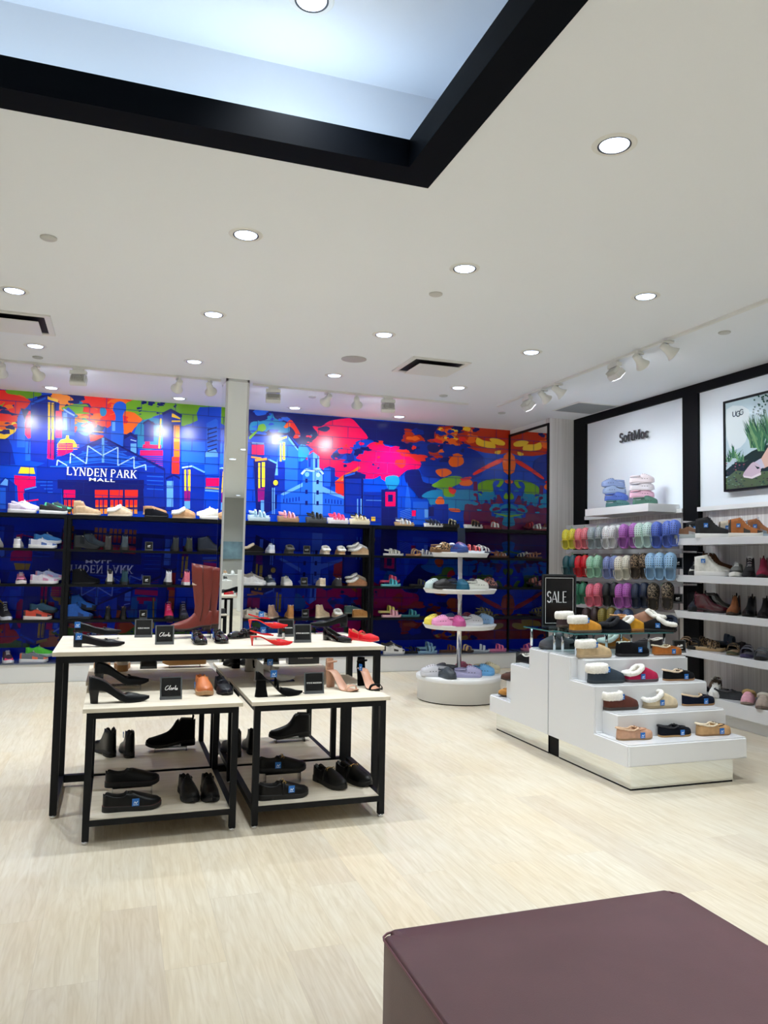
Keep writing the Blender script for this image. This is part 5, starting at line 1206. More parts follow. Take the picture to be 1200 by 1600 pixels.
# ------------------------------------------------------------ signs
def small_sign(label,text,x,y,z,w,h,tilt=8,ts=.03,yaw=0,font='plain'):
    t=thing('brand_sign',label,'sign',(x,y,z),yaw,'small square brand signs')
    bm=bx(-w/2,w/2,-.002,.006,.004,h); bmesh.ops.rotate(bm,verts=bm.verts[:],cent=(0,0,0),matrix=Matrix.Rotation(-math.radians(tilt),3,'X')); obj('acrylic_block',bm,M_signframe,t)
    bm=bx(-w/2+.008,w/2-.008,-.0028,-.0021,.018,h-.006); bmesh.ops.rotate(bm,verts=bm.verts[:],cent=(0,0,0),matrix=Matrix.Rotation(-math.radians(tilt),3,'X')); obj('card',bm,M_signblk,t)
    obj('foot',bx(-w/2,w/2,-.004,.045,0,.004),M_signframe,t)
    if text:
        if font=='script': me=script_clarks(ts)
        elif font=='ugg': me=ugg_mesh(ts,.0006)
        elif font=='bars': me=None
        else: me=text_mesh(text,ts,.0004,space=1.1,bold=ts*.02)
        if me:
            o=obj('lettering',me,M_signtxt,t); o.location=(0,-.0036-(h*.5)*0,h*.5); o.location.y=-.0033+math.sin(math.radians(tilt))*h*.5; o.rotation_euler=(PI/2-math.radians(tilt),0,0)
    else:
        bm=bmesh.new(); s=w/2-.03
        for q in ([(-s,.0),(-s*.5,.012),(0,.004),(s*.4,.014),(s,.012),(s*.9,0),(s*.2,-.004),(-s,-.006)],[(-s,-.018),(s,-.018),(s,-.013),(-s,-.013)]): add_poly(bm,q,lambda u,v:(u,v,0),0)
        o=obj('lettering',bm,M_signtxt,t); o.location=(0,-.0036+math.sin(math.radians(tilt))*h*.5,h*.52); o.rotation_euler=(PI/2-math.radians(tilt),0,0)
    return t
def script_clarks(s):
    """flowing script word drawn as brush strokes"""
    bm=bmesh.new()
    P_=[[(.75,.95),(.5,1.05),(.15,.75),(.0,.35),(.12,.03),(.4,.0),(.75,.22)],[(.75,.22),(1.15,.9),(1.2,1.05),(1.08,.95),(.98,.3),(1.05,.02),(1.2,.1)],
        [(1.62,.42),(1.45,.48),(1.3,.25),(1.38,.02),(1.58,.15),(1.66,.45),(1.6,.1),(1.72,.03),(1.85,.2)],[(1.85,.2),(1.95,.48),(2.0,.4),(1.96,.05),(2.05,.38),(2.22,.48)],
        [(2.3,.1),(2.5,.95),(2.42,.9),(2.38,.0)],[(2.38,.2),(2.62,.48)],[(2.4,.24),(2.6,.0),(2.75,.08),(2.9,.45)],[(2.9,.45),(2.95,.3),(3.02,.08),(2.9,-.02),(2.75,.02)]]
    for pts in P_:
        V=[Vector((x*s-1.5*s+y*s*.15,y*s-.45*s,0)) for x,y in pts]; fine=[]
        for i in range(len(V)-1):
            p0=V[max(i-1,0)];p1=V[i];p2=V[i+1];p3=V[min(i+2,len(V)-1)]
            for k in range(4):
                t=k/4; fine.append(.5*((2*p1)+(p2-p0)*t+(2*p0-5*p1+4*p2-p3)*t*t+(3*p1-p0-3*p2+p3)*t**3))
        fine.append(V[-1]); add_tube(bm,fine,s*.07,6,rz=.0006,up=(0,0,1))
    return to_mesh('lettering',bm)
def ugg_mesh(s,th=.001):
    bm=bmesh.new()
    def st(pts): add_tube(bm,[(x*s,y*s,0) for x,y in pts],s*.065,6,rz=th,up=(0,0,1))
    st([(-1.15,.42),(-1.15,-.12)]+arc(-.85,-.12,.3,.3,180,360,8)+[(-.55,.42)])
    for cx,cy in ((-.0,-.12),(.72,.05)): st([(p,q) for p,q in arc(cx,cy,.4,.42,35,330,14)]+[(cx+.38,cy-.02),(cx+.05,cy-.02)])
    return to_mesh('lettering',bm)
def wsign(z,px,label,text,font='plain',ts=.03):
    x=on('y',YS+.1,px,900).x; small_sign(label,text,x,YS+.08,z,.095,.11,4,ts,font=font)
wsign(T2,231,'small black square sign with a white slanted mark on the second shelf',None)
wsign(T3,229,'small black square sign with a white peaked mark on the third shelf',None)
wsign(T4,226,'small black square sign with white block mark on the fourth shelf',None)
wsign(T2,478,'small black UGG sign on the second shelf right of the pillar','UGG','ugg',.022)
wsign(T3,475,'small black UGG sign on the third shelf right of the pillar','UGG','ugg',.022)
wsign(T4,478,'small black UGG sign on the fourth shelf right of the pillar','UGG','ugg',.022)
# ------------------------------------------------------------ tables: shoes and signs
TBG={.94:'shoes on the tall table',.70:'shoes on the low tables',.127:'shoes on the lower table shelves'}
def TB(z,px,py,kind,cols,label,yaw,name='shoe',scale=1.06,tagat=None,cat='shoe',dz=0,px2=None,rot=None):
    """px,py: pixel of the middle of the sole where it touches height z"""
    p=on('z',z,px,py); return shoe(name,kind,cols,label,(p.x,p.y,z+dz),yaw,scale,tagat=tagat,cat=cat,rot=rot,group=TBG.get(z,'shoes on the tall table'))
black_l=c_lea((7,8,11),BLK,(12,12,14),(22,20,20)); black_p=c_pat((4,5,8),(20,18,18)); black_s=dict(main=suede((7,7,9)),sole=rubber(BLK),insole=leather((40,34,32)),lining=leather((60,50,44)),heel=suede((7,7,9)))
red_p=c_pat((214,18,24),(206,160,130))
TB(ZT,155,1010,'flat+bow',c_lea((13,10,15),BLK,(40,34,34),(44,36,36)),'black pointed flat with bow, front of its pair on the tall table',2,'pointed_flat',1.1,(.1,-1,.034))
TB(ZT+.035,153,991,'flat+bow',c_lea((9,9,12),BLK,(200,170,140),(60,50,46)),'black pointed flat behind its mate at the left of the tall table',2,'pointed_flat',1.08,(.06,-1,.036))
p=on('z',ZT,160,1000); riser('clear riser under the rear black pointed flat on the tall table',p.x,p.y+.1,ZT,.2,.08,.034)
def tsign(label,text,z,px,py,w,h,font='plain',ts=.016):
    p=on('z',z,px,py); small_sign(label,text,p.x,p.y,z,w,h,10,ts,font=font)
tsign('black square sign reading COLE HAAN on the tall table','COLE HAAN',ZT,224,996,.118,.125,ts=.0125)
tsign('black square sign with white script reading Clarks on the tall table','Clarks',ZT,257,1007,.116,.122,'script',.022)
# tall brown boots
def tall_boot(label,x,y,z,yaw,col,sc_=1.0,tagged=False,lean=0):
    t=thing('tall_boot',label,'boot',(x,y,z),math.radians(yaw)); t.scale=(sc_,)*3
    P=dict(L=.27,W=.043,toe='round',ts=.012,hr=.022,h=[(0,.09),(.1,.1),(.3,.1),(.42,.1),(.5,.078),(.6,.062),(.75,.048),(.88,.036),(1,.012)],op=None,sw=1.04,heel=(.27,.92)); x_,w,zb,ts=shoe_fn(P)
    P['op']=(2,3); bm=upper_bm(P); obj('foot_upper',bm,[leather(col)]*3,t)
    bm=bmesh.new(); rings=[]
    prof=[(.05,.030,.044,-.082),(.10,.033,.050,-.078),(.16,.036,.050,-.082),(.25,.048,.060,-.080),(.33,.055,.068,-.076),(.40,.056,.070,-.074),(.435,.056,.071,-.074)]
    for z_,ry,rx,cx in prof: rings.append([bm.verts.new((cx+rx*math.cos(a)+.012,ry*math.sin(a),z_+(.012*math.cos(a) if z_>.42 else 0))) for a in [2*PI*i/28 for i in range(28)]])
    for z_,k in ((.434,.93),(.3,.9)):
        rings.append([bm.verts.new((-.062+.071*k*math.cos(a),.056*k*math.sin(a),z_+(.012*math.cos(a) if z_>.42 else 0))) for a in [2*PI*i/28 for i in range(28)]])
    grid_faces(bm,rings,lambda i,k:1 if i>=7 else 0,closed=True); obj('shaft',bm,[leather(col),leather((214,196,176))],t)
    bm=bmesh.new(); add_tube(bm,[(-.06,-.056,.43),(-.062,-.0555,.33),(-.07,-.05,.25),(-.07,-.038,.15),(-.055,-.038,.06)],.0022,6); add_tube(bm,[(-.052,-.056,.43),(-.054,-.0555,.33),(-.062,-.05,.25),(-.062,-.038,.15),(-.047,-.04,.06)],.0022,6)
    add_tube(bm,[(-.06,.056,.43),(-.062,.0555,.33),(-.07,.05,.25),(-.07,.038,.15),(-.055,.038,.06)],.0022,6); obj('side_seam',bm,leather(tuple(int(v*.45) for v in col)),t)
    obj('sole',sole_bm(P),[rubber((50,34,30))]*3,t); obj('heel',heel_bm(P),rubber((44,30,28)),t)
BR=(118,44,36)
p=on('z',ZT,300,998); riser('wide clear riser under the pair of tall brown boots',p.x,p.y+.08,ZT,.25,.2,.055)
tall_boot('tall cognac leather riding boot, front one of the pair on the tall table',p.x-.005,p.y+.05,ZT+.055,180,BR,1.03)
tall_boot('tall cognac leather riding boot, rear one of the pair on the tall table',p.x+.06,p.y+.15,ZT+.055,180,BR,1.01)
TB(ZT,310,1005,'maryjane',black_p,'black patent mary jane, left one beside the tall boots',-86,'mary_jane',1.05,(.45,-1,.03))
TB(ZT,343,1003,'maryjane',black_p,'black patent mary jane, right one beside the tall boots',-86,'mary_jane',1.05,(.45,-1,.03))
TB(ZT,378,997,'maryjane',black_p,'black patent shoe seen from its toe behind the red slingbacks',-150,'mary_jane',1.0)
# red slingbacks
TB(ZT,424,1008,'kitten',red_p,'red pointed slingback, front one of the pair',2,'slingback_heel',1.08,(.28,-1,.045))
p=on('z',ZT,420,999); riser('clear riser under the rear red slingback',p.x+.01,p.y+.03,ZT,.2,.07,.075)
shoe('slingback_heel','kitten',red_p,'red pointed slingback, rear one raised on a clear riser',(p.x-.0,p.y+.04,ZT+.075),2,1.08,tagat=(.3,-1,.045))
tsign('black square sign reading STEVE MADDEN in the middle right of the tall table','STEVE MADDEN',ZT,473,1004,.118,.122,ts=.0118)
tsign('grey-faced square sign behind the red slingback toes','STEVE MADDEN',ZT,447,995,.118,.125,ts=.0118)
p=on('z',ZT,517,990); riser('clear riser under the black pump with raised heel',p.x,p.y+.03,ZT,.26,.12,.05)
shoe('pump','flat',black_l,'black pointed pump standing toe left on the clear riser',(p.x-.01,p.y+.03,ZT+.053),186,1.12)
bpy.context.scene.collection.objects[-1] if False else None
TB(ZT,527,1002,'roundpump',black_p,'black round-toe pump pointing to the viewer on the tall table',-62,'pump',1.05)
TB(ZT,568,1001,'maryjane',c_pat((222,20,34),(190,120,80)),'red patent mary jane at the right end of the tall table',-56,'mary_jane',1.05)
# front left table
TB(ZL,186,1097,'pump',c_lea((7,10,15),BLK,(60,46,40),(70,40,34)),'black pump with block heel at the front of the left low table',2,'block_heel_pump',1.22)
p=on('z',ZL,190,1082); riser('clear riser under the rear black block-heel pump',p.x,p.y+.10,ZL,.22,.08,.03)
shoe('block_heel_pump','pump+bow',c_lea((7,10,15),BLK,(30,60,110),(40,40,50)),'black block-heel pump with bow behind its mate on the left low table',(p.x,p.y+.10,ZL+.03),2,1.2)
tsign('black square sign with white script reading Clarks on the left low table','Clarks',ZL,267,1093,.12,.125,'script',.022)
TB(ZL,317,1082,'loafer+plain',c_lea((198,112,62),(180,140,100),(222,170,110),(214,160,100)),'tan leather loafer pointing to the viewer on the left low table',-88,'loafer',1.03,(.55,-1,.02))
TB(ZL,348,1081,'maryjane',c_lea((18,22,32),BLK,(196,176,170),(60,60,70)),'black mary jane with bow next to the tan loafer',-86,'mary_jane',1.08)
# rear left table
TB(ZL,159,1045,'sneaker',c_sneak((206,196,182),(176,132,84)),'cream trainer with gum sole, heel out, left one under the tall table',90,'trainer',1.0)
TB(ZL,191,1045,'sneaker',c_sneak((210,200,188),(172,126,78)),'cream trainer with gum sole, heel out, right one under the tall table',90,'trainer',1.0)
tsign('black sign reading COLE HAAN under the tall table','COLE HAAN',ZL,232,1045,.115,.12,ts=.0125)
p=on('z',ZL,288,1042); riser('clear riser under the cream and tan sneaker',p.x,p.y,ZL,.22,.08,.02)
shoe('sneaker','sneaker',c_sneak((206,182,150),(190,140,84),(226,222,214)),'cream and tan low sneaker toe left on a riser under the tall table',(p.x,p.y,ZL+.02),180,1.05)
# rear right table
TB(ZL,362,1041,'roundpump',black_s,'black block-heel shoe from behind, left one on the rear right table',100,'block_heel_shoe',1.05)
TB(ZL,388,1040,'roundpump',black_s,'black block-heel shoe from behind, right one on the rear right table',100,'block_heel_shoe',1.05)
tsign('black sign reading STEVE MADDEN under the tall table','STEVE MADDEN',ZL,424,1038,.118,.12,ts=.0118)
p=on('z',ZL,474,1037); 
t=thing('display_box','dark grey display box lettered in white on the rear right low table','box',(p.x,p.y+.03,ZL))
obj('box_body',bx(-.12,.12,-.05,.05,0,.07,bevel=.003),mat('dark_grey_box',(52,54,60),.3),t); o=obj('lettering',text_mesh('STEVE MADDEN',.016,.0004),M_signtxt,t); o.location=(.01,-.0506,.045); o.rotation_euler=(PI/2,0,0)
silver=dict(main=mat('glitter_fabric',(226,224,222),.35,metal=.25,bump=1,bscale=900),sole=mat('glitter_fabric',(226,224,222),.35,metal=.25,bump=1,bscale=900),insole=leather((200,190,180)),lining=leather((200,190,180)))
p=on('z',ZL,431,1066); riser('clear riser under the front silver slingback',p.x+.03,p.y+.02,ZL,.18,.07,.01)
shoe('slingback_heel','dorsay+strap',silver,'silver glitter slingback heel behind the black one on the right low table',(p.x-.005,p.y+.02,ZL+.01),3,1.08,tagat=(.35,-1,.05))
p=on('z',ZL,405,1048)
shoe('slingback_heel','dorsay',silver,'white glitter heel farther back by the rear right table signs',(p.x+.02,p.y,ZL),3,1.0,tagat=(.4,-1,.05))
# front right table
TB(ZL,436,1087,'dorsay+strap',black_s,'black suede block-heel shoe with ankle strap at the front right table',2,'block_heel_shoe',1.13,(.35,-1,.055))
tsign('black square sign reading STEVE MADDEN on the right low table','STEVE MADDEN',ZL,491,1084,.12,.125,ts=.0118)
nude=dict(main=patent((214,168,142)),sole=leather((206,158,130)),insole=leather((206,158,134)),heel=leather((196,146,118)),outsole=rubber((150,110,90)))
blks=dict(main=suede((6,6,8)),sole=rubber(BLK),insole=leather((206,152,124)),heel=suede((6,6,8)),outsole=rubber(BLK))
TB(ZL,534,1077,'heelsandal',nude,'nude patent heeled sandal on the right low table',-62,'heeled_sandal',1.12,cat='sandal')
TB(ZL,577,1075,'heelsandal',blks,'black heeled sandal with pink footbed at the right low table edge',-78,'heeled_sandal',1.12,(.3,-1,.03),cat='sandal')
# lower shelves
lo=c_lea((7,8,11),BLK,(24,22,22),(24,22,22)); lo2=dict(lo); lo2['sole']=rubber(BLK); lo2['insole']=rubber((126,66,52)); 
TB(ZS,206,1264,'loafer+plain',dict(lo,sole=rubber(BLK),insole=rubber((120,60,48))),'black chunky loafer with brown welt on the left lower shelf',2,'loafer',1.08,(.55,-1,.02))
p=on('z',ZS,206,1240); riser('clear riser under the rear chunky loafer on the left lower shelf',p.x,p.y,ZS,.22,.09,.05)
shoe('loafer','loafer+plain',dict(lo,insole=rubber((110,56,46))),'black chunky loafer raised behind its mate on the left lower shelf',(p.x,p.y,ZS+.05),2,1.06)
TB(ZS,293,1244,'oxford',black_l,'black lace-up shoe toe out, left one on the left lower shelf',-84,'oxford_shoe',1.08)
TB(ZS,326,1243,'oxford',black_l,'black lace-up shoe toe out, right one on the left lower shelf',-90,'oxford_shoe',1.08)
TB(ZS,163,1176,'chelsea',black_l,'black ankle boot heel out at the far left of the rear lower shelf',110,'ankle_boot',1.15,cat='boot')
TB(ZS,199,1177,'chelsea',black_l,'slim black ankle boot with dangling tag on the rear lower shelf',96,'ankle_boot',1.08,(.3,1,.1),cat='boot')
p=on('z',ZS,266,1172); riser('clear riser under the black chelsea boot on the left lower shelf',p.x,p.y,ZS,.22,.1,.03)
shoe('chelsea_boot','chelsea',black_s,'black chelsea boot toe left on the left rear lower shelf',(p.x,p.y,ZS+.03),180,1.2,cat='boot')
TB(ZS,442,1246,'loafer',black_l,'black horsebit loafer at the front of the right lower shelf',3,'loafer',1.06,(.62,-1,.03))
p=on('z',ZS,440,1222); riser('clear riser under the rear horsebit loafer',p.x,p.y,ZS,.22,.09,.065)
shoe('loafer','loafer',black_l,'black horsebit loafer raised behind its mate on the right lower shelf',(p.x,p.y,ZS+.065),-4,1.05,tagat=(.4,-1,.02))
TB(ZS,515,1226,'loafer',black_l,'black horsebit loafer toe out, left one on the right lower shelf',-70,'loafer',1.1)
TB(ZS,552,1221,'loafer',black_l,'black horsebit loafer toe out, right one on the right lower shelf',-66,'loafer',1.12)
TB(ZS,361,1176,'chelsea',black_l,'black ankle boot heel out between the two low tables',100,'ankle_boot',1.1,cat='boot')
TB(ZS,390,1172,'chelsea',black_l,'black ankle boot heel out just right of the table leg',90,'ankle_boot',1.05,cat='boot')
p=on('z',ZS,452,1158); riser('clear riser under the black chelsea boot on the right lower shelf',p.x,p.y,ZS,.22,.1,.03)
shoe('chelsea_boot','chelsea',black_l,'black chelsea boot toe left on the right rear lower shelf',(p.x,p.y,ZS+.03),182,1.12,cat='boot')
# ------------------------------------------------------------ tiered stand shoes
def RS(z,px,dy,kind,cols,label,yaw,name='clog',scale=1.03,cat='clog'):
    x=on('y',RY+dy,px,900).x; return shoe(name,kind,cols,label,(x,RY+dy,z),yaw,scale,cat=cat,group='shoes on the tiered stand')
lw=', on the tiered stand\'s '
RS(1.597,690,-.08,'clog',dict(c_foam((120,86,54)),main=leopard((196,156,110),(40,28,22)),lining=fleece((230,224,214))),'leopard print clog'+lw+'top tray',10)
RS(1.597,716,-.2,'clog',c_foam((40,70,140),(200,40,70)),'blue clog with red upper pattern'+lw+'top tray',-80)
RS(1.597,738,-.1,'sandal',c_sandal((214,90,90),(220,226,236),(40,60,120)),'red white and blue patterned sandal'+lw+'top tray',-10,'sandal',cat='sandal')
RS(1.597,752,.06,'sandal',c_sandal((230,226,224),(60,66,96)),'white-strapped patterned sandal'+lw+'top tray',20,'sandal',cat='sandal')
RS(1.597,705,.14,'clog',c_foam((206,206,214)),'white patterned clog at the back'+lw+'top tray',60)
RS(1.202,681,-.06,'clog',c_foam((206,226,226)),'pale mint clog'+lw+'middle tray',200)
RS(1.202,697,-.2,'clog',c_foam((34,32,34)),'black clog'+lw+'middle tray',172)
RS(1.202,711,.02,'clog',c_foam((40,54,92)),'navy clog behind the black one'+lw+'middle tray',165)
RS(1.202,720,-.25,'clog',c_foam((18,92,122)),'deep teal clog toe out'+lw+'middle tray',-88)
RS(1.202,745,-.16,'clog',c_foam((232,232,222)),'white clog'+lw+'middle tray',4)
RS(1.202,736,.05,'clog',c_foam((120,110,120)),'grey-mauve clog behind the white one'+lw+'middle tray',10)
RS(1.202,758,.12,'clog',dict(c_foam((60,52,56)),main=leopard((190,130,120),(50,40,50))),'pink and brown patterned clog'+lw+'middle tray',-10)
RS(.817,682,-.05,'clog',c_foam((240,222,90)),'yellow clog'+lw+'lowest tray',190)
RS(.817,696,-.2,'clog',c_foam((240,160,206)),'light pink clog'+lw+'lowest tray',168)
RS(.817,708,.05,'clog',c_foam((70,96,140)),'denim blue clog behind the pink one'+lw+'lowest tray',165)
RS(.817,715,-.26,'clog',c_foam((200,86,150)),'magenta clog toe out'+lw+'lowest tray',-88)
RS(.817,737,-.16,'clog',c_foam((236,236,240)),'bright white clog'+lw+'lowest tray',6)
RS(.817,753,-.02,'clog',c_foam((150,190,234)),'sky blue clog'+lw+'lowest tray',-8)
RS(.817,728,.16,'clog',c_foam((120,30,60)),'dark red clog behind the pole'+lw+'lowest tray',20)
RS(.27,682,-.1,'clog',c_foam((206,206,214),(40,40,48)),'grey-white speckled clog'+lw+'drum base',168,scale=1.15)
RS(.27,700,-.24,'clog',c_foam((64,72,80)),'charcoal clog toe out'+lw+'drum base',-80)
RS(.27,697,.08,'clog',c_foam((90,94,104)),'slate clog behind the speckled one'+lw+'drum base',160)
RS(.27,726,.12,'clog',c_foam((196,96,130)),'rose clog right of the pole'+lw+'drum base',100)
RS(.27,733,-.24,'clog',c_foam((176,172,210)),'lilac clog'+lw+'drum base',-14,scale=1.1)
RS(.27,753,-.14,'clog',c_foam((110,178,232)),'bright blue clog'+lw+'drum base',-14,scale=1.1)
RS(.27,762,.0,'clog',c_foam((222,212,180)),'cream clog at the right'+lw+'drum base',-14,scale=1.1)
# ------------------------------------------------------------ stepped display slippers
def ST(px,py,z,kind,cols,label,yaw=0,name='slipper',scale=1.06,tagat=(.6,-1,.018),cat='slipper',dz=0):
    p=on('z',z,px,py); return shoe(name,kind,cols,label,(p.x,p.y+.052,z+dz),yaw,scale,tagat=tagat,cat=cat,group='slippers on the stepped display')
zA,zB,zC,zD=.31,.47,.64,.80
ST(999,1157,zA,'moccasin',c_suede((196,152,124),(150,118,84),(214,180,150),(170,120,90)),'beige-pink moccasin, left on the lowest step',0,'moccasin',1.08)
ST(1062,1152,zA,'moccasin',c_suede((18,20,28),(176,140,92),(40,40,44),(24,24,28)),'black beaded moccasin, middle of the lowest step',0,'moccasin',1.02)
ST(1123,1150,zA,'moccasin',c_suede((190,150,104),(150,112,74),(226,210,184),(60,44,34)),'tan moccasin with dark lace, right on the lowest step',0,'moccasin',1.1)
ST(977,1110,zB,'cuffslipper',c_suede((84,38,26),(58,50,46)),'brown slipper with white fleece cuff on the second step',0,tagat=(.42,-1,.07))
ST(1039,1107,zB,'slipper',c_suede((214,196,164),(160,142,112)),'cream suede clog slipper, middle of the second step',0,tagat=(.42,-1,.02))
ST(1098,1103,zB,'moccasin',c_suede((16,22,40),(150,112,74),(214,190,160),(80,70,70)),'navy moccasin, right on the second step',0,'moccasin',1.12)
ST(954,1068,zC,'cuffslipper',c_suede((42,54,66),(40,50,56)),'blue-grey slipper with white fleece cuff on the third step',0,scale=1.12,tagat=(.42,-1,.07))
ST(1009,1066,zC,'slipper',c_suede((176,20,72),(90,74,80)),'raspberry fleece-lined clog slipper on the third step',0,tagat=(.42,-1,.02))
ST(1068,1064,zC,'moccasin',c_suede((18,18,22),(150,110,74),(220,200,176),(30,26,26)),'black moccasin, right on the third step',0,'moccasin',1.06)
ST(935,1028,zD,'cuffslipper',c_suede((196,170,132),(176,152,120)),'sand slipper with tall white fleece cuff on the top step',0,scale=1.08,tagat=(.42,-1,.07))
ST(995,1026,zD,'mini',c_suede((16,16,20),(16,16,18)),'black slipper boot in the middle of the top step',0,tagat=(.6,-1,.03))
ST(1049,1024,zD,'moccasin',c_suede((180,104,40),(150,96,50),(226,210,184),(120,70,30)),'orange-tan moccasin, right on the top step',0,'moccasin',1.02)
p=on('z',zD,975,1006); small_sign('small dark sign behind the black slipper boot',None,p.x-.0,5.13,zD+.006,.12,.10,4)
# on the near glass riser and behind
def GR(px,y,kind,cols,label,yaw=0,name='slipper',scale=1.05,z=.975,tagat=None,cat='slipper',dz=0):
    x=on('y',y,px,980).x; return shoe(name,kind,cols,label,(x,y,z+dz),yaw,scale,tagat=tagat,cat=cat,group='slippers on the stepped display')
gl=' on the glass riser'
GR(915,5.17,'cuffslipper',c_suede((196,134,40),(92,78,66)),'mustard slipper with white fleece cuff'+gl,4,tagat=(.42,-1,.07),scale=1.06)
GR(893,5.31,'cuffslipper',c_suede((60,44,50),(70,60,54)),'dark plum slipper with thick white cuff, rear left'+gl,6,scale=1.0,dz=.03)
riser('clear block under the dark plum slipper',on('y',5.31,893,980).x,5.31,.975,.2,.09,.03)
GR(963,5.19,'slipper',c_suede((18,20,30),(20,20,22),(24,26,34),(0,0,0)),'dark navy domed slipper, middle'+gl,6,scale=1.02)
GR(986,5.25,'slipper',c_suede((206,146,30),(170,110,50)),'golden yellow clog slipper with fleece rim'+gl,2,scale=1.02,tagat=(.2,-1,.03))
GR(1012,5.31,'slipper',c_suede((160,120,100),(120,96,80)),'taupe clog slipper showing its fleece opening'+gl,120,scale=1.0,dz=.05,tagat=(.5,-1,.05))
riser('clear block under the taupe clog slipper',on('y',5.31,1012,980).x,5.31,.975,.14,.1,.05,30)
GR(1028,5.17,'slipper',c_suede((22,20,22),(18,18,20)),'black clog slipper with white fleece, right'+gl,140,scale=1.0,tagat=(.5,1,.03))
GR(1046,5.28,'slipper',c_suede((16,34,60),(20,22,30),(20,30,50)),'navy slipper at the right end'+gl,60,scale=1.0)
GR(972,5.33,'moccasin',c_suede((176,104,44),(140,90,50),(210,160,110)),'caramel moccasin at the back'+gl,20,'moccasin',dz=.045)
riser('clear block under the caramel moccasin',on('y',5.33,972,980).x,5.33,.975,.2,.08,.045,20)
# under / far glass
GR(868,5.56,'slipper',c_suede((84,80,86),(60,58,60),(90,88,92)),'grey felt slipper standing on the far top step',180,z=.806,scale=1.1)
GR(903,5.56,'slipper',c_suede((22,22,26),(20,20,22),(30,30,34)),'black slipper under the far glass riser',180,z=.806,scale=1.05)
GR(962,5.52,'slipper',c_suede((190,116,44),(120,76,40)),'caramel slipper lying under the glass riser',0,z=.806,scale=1.1)
GR(1012,5.50,'moccasin',c_suede((60,56,60),(30,30,34)),'dark grey moccasin under the glass riser at right',180,'moccasin',z=.806)
GR(800,6.0,'moccasin',c_suede((30,28,30),(20,20,22)),'black moccasin on the far third step',90,'moccasin',z=.64,scale=1.0).location.x+=.14
GR(792,6.12,'moccasin',c_suede((76,46,38),(40,30,28)),'dark brown moccasin on the far second step',178,'moccasin',z=.475,scale=1.0).location.x+=.08
GR(785,6.25,'moccasin',c_suede((184,128,60),(80,60,40)),'golden tan moccasin on the far lowest step',178,'moccasin',z=.316,scale=1.0).location.x+=.10
# ------------------------------------------------------------ right wall shelves
def RW(z,px,dx,kind,cols,label,yaw=180,name='shoe',scale=1.08,cat='shoe',tagat=None,dz=0):
    X=XF+.13+dx; y=on('x',X,px,950).y; return shoe(name,kind,cols,label+', right wall',(X,y,z+dz),yaw,scale,cat=cat,tagat=tagat,group='shoes on the white right wall shelves')
s1=' on the highest white shelf'; s2=' on the second white shelf'; s3=' on the third white shelf'; s4=' on the lowest floating shelf'; s5=' on the floor plinth'
tg=(.3,-1,.07)
RW(RZ[0],1080,-.02,'sneaker',c_sneak((120,84,60),(170,176,176),(150,150,150)),'brown and grey hiking shoe'+s1,-46,'hiking_shoe')
RW(RZ[0],1098,.19,'hitop',c_sneak((22,24,30),(22,22,24)),'black lace boot in second row'+s1,-46,'hiking_boot',cat='boot',tagat=tg)
RW(RZ[0],1116,-.02,'hitop',c_sneak((18,18,22),(238,238,236)),'black sneaker boot with white sole'+s1,-46,'trainer',1.15,tagat=tg)
RW(RZ[0],1148,.19,'hitop',c_sneak((206,196,178),(230,226,218),(90,80,70)),'cream hiking boot in second row'+s1,-46,'hiking_boot',1.0,'boot',tagat=tg)
RW(RZ[0],1166,-.02,'hitop',c_sneak((176,106,54),(240,238,232),(60,56,52)),'tan lace boot with white sole'+s1,-46,'hiking_boot',1.0,'boot',tagat=tg)
RW(RZ[0],1192,.19,'hitop',c_sneak((150,96,60),(150,166,180),(120,130,140)),'brown hiking boot with blue-grey sole'+s1,-46,'hiking_boot',1.0,'boot',tagat=tg)
RW(RZ[1],1088,.06,'sneaker',c_sneak((40,40,42),(30,30,32),(226,224,216),(236,236,236)),'black and white trainer'+s2,180+40,'trainer',1.1)
RW(RZ[1],1114,.0,'hitop',c_sneak((226,224,218),(236,234,230)),'white lace-up boot'+s2,-46,'lace_boot',1.15,'boot',tagat=(.25,-1,.09))
RW(RZ[1],1124,.2,'chelsea',c_suede((96,58,28),(60,44,32)),'brown suede boot in the back row'+s2,-64,'ankle_boot',1.2,'boot',dz=.04)
riser('clear block under the brown suede boot, second white shelf',XF+.33,on('x',XF+.33,1124,950).y,RZ[1],.1,.2,.04)
RW(RZ[1],1152,.0,'sneaker',c_sneak((110,112,110),(236,236,234),(70,72,72),(240,240,240)),'grey trainer with white laces'+s2,180+40,'trainer',1.1)
RW(RZ[1],1172,.03,'hitop',c_sneak((24,24,28),(22,22,24),None,(230,230,230)),'black boot with white laces'+s2,180+40,'lace_boot',1.0,'boot')
RW(RZ[1],1193,.0,'chelsea',c_suede((128,24,54),(30,20,24)),'burgundy suede boot'+s2,180+40,'ankle_boot',1.15,'boot')
RW(RZ[2],1088,.0,'sneaker',c_lea((40,46,58)),'dark slate shoe'+s3,180+35,'shoe',1.1)
RW(RZ[2],1112,.02,'chelsea',dict(c_pat((74,12,30),(60,20,30)),sole=rubber((40,14,22))),'glossy burgundy rain boot'+s3,-50,'rain_boot',1.15,'boot')
RW(RZ[2],1128,.17,'chelsea',c_pat((12,13,16),(20,20,22)),'glossy black rain boot in back row'+s3,-50,'rain_boot',1.2,'boot')
RW(RZ[2],1100,.2,'chelsea',c_lea((20,20,26)),'black boot in back row at left'+s3,-50,'ankle_boot',1.15,'boot')
RW(RZ[2],1147,.0,'chelsea',dict(c_suede((132,78,44),(60,44,34)),accent=fabric((30,24,24))),'tan chelsea boot with dark gore'+s3,180+35,'chelsea_boot',1.15,'boot')
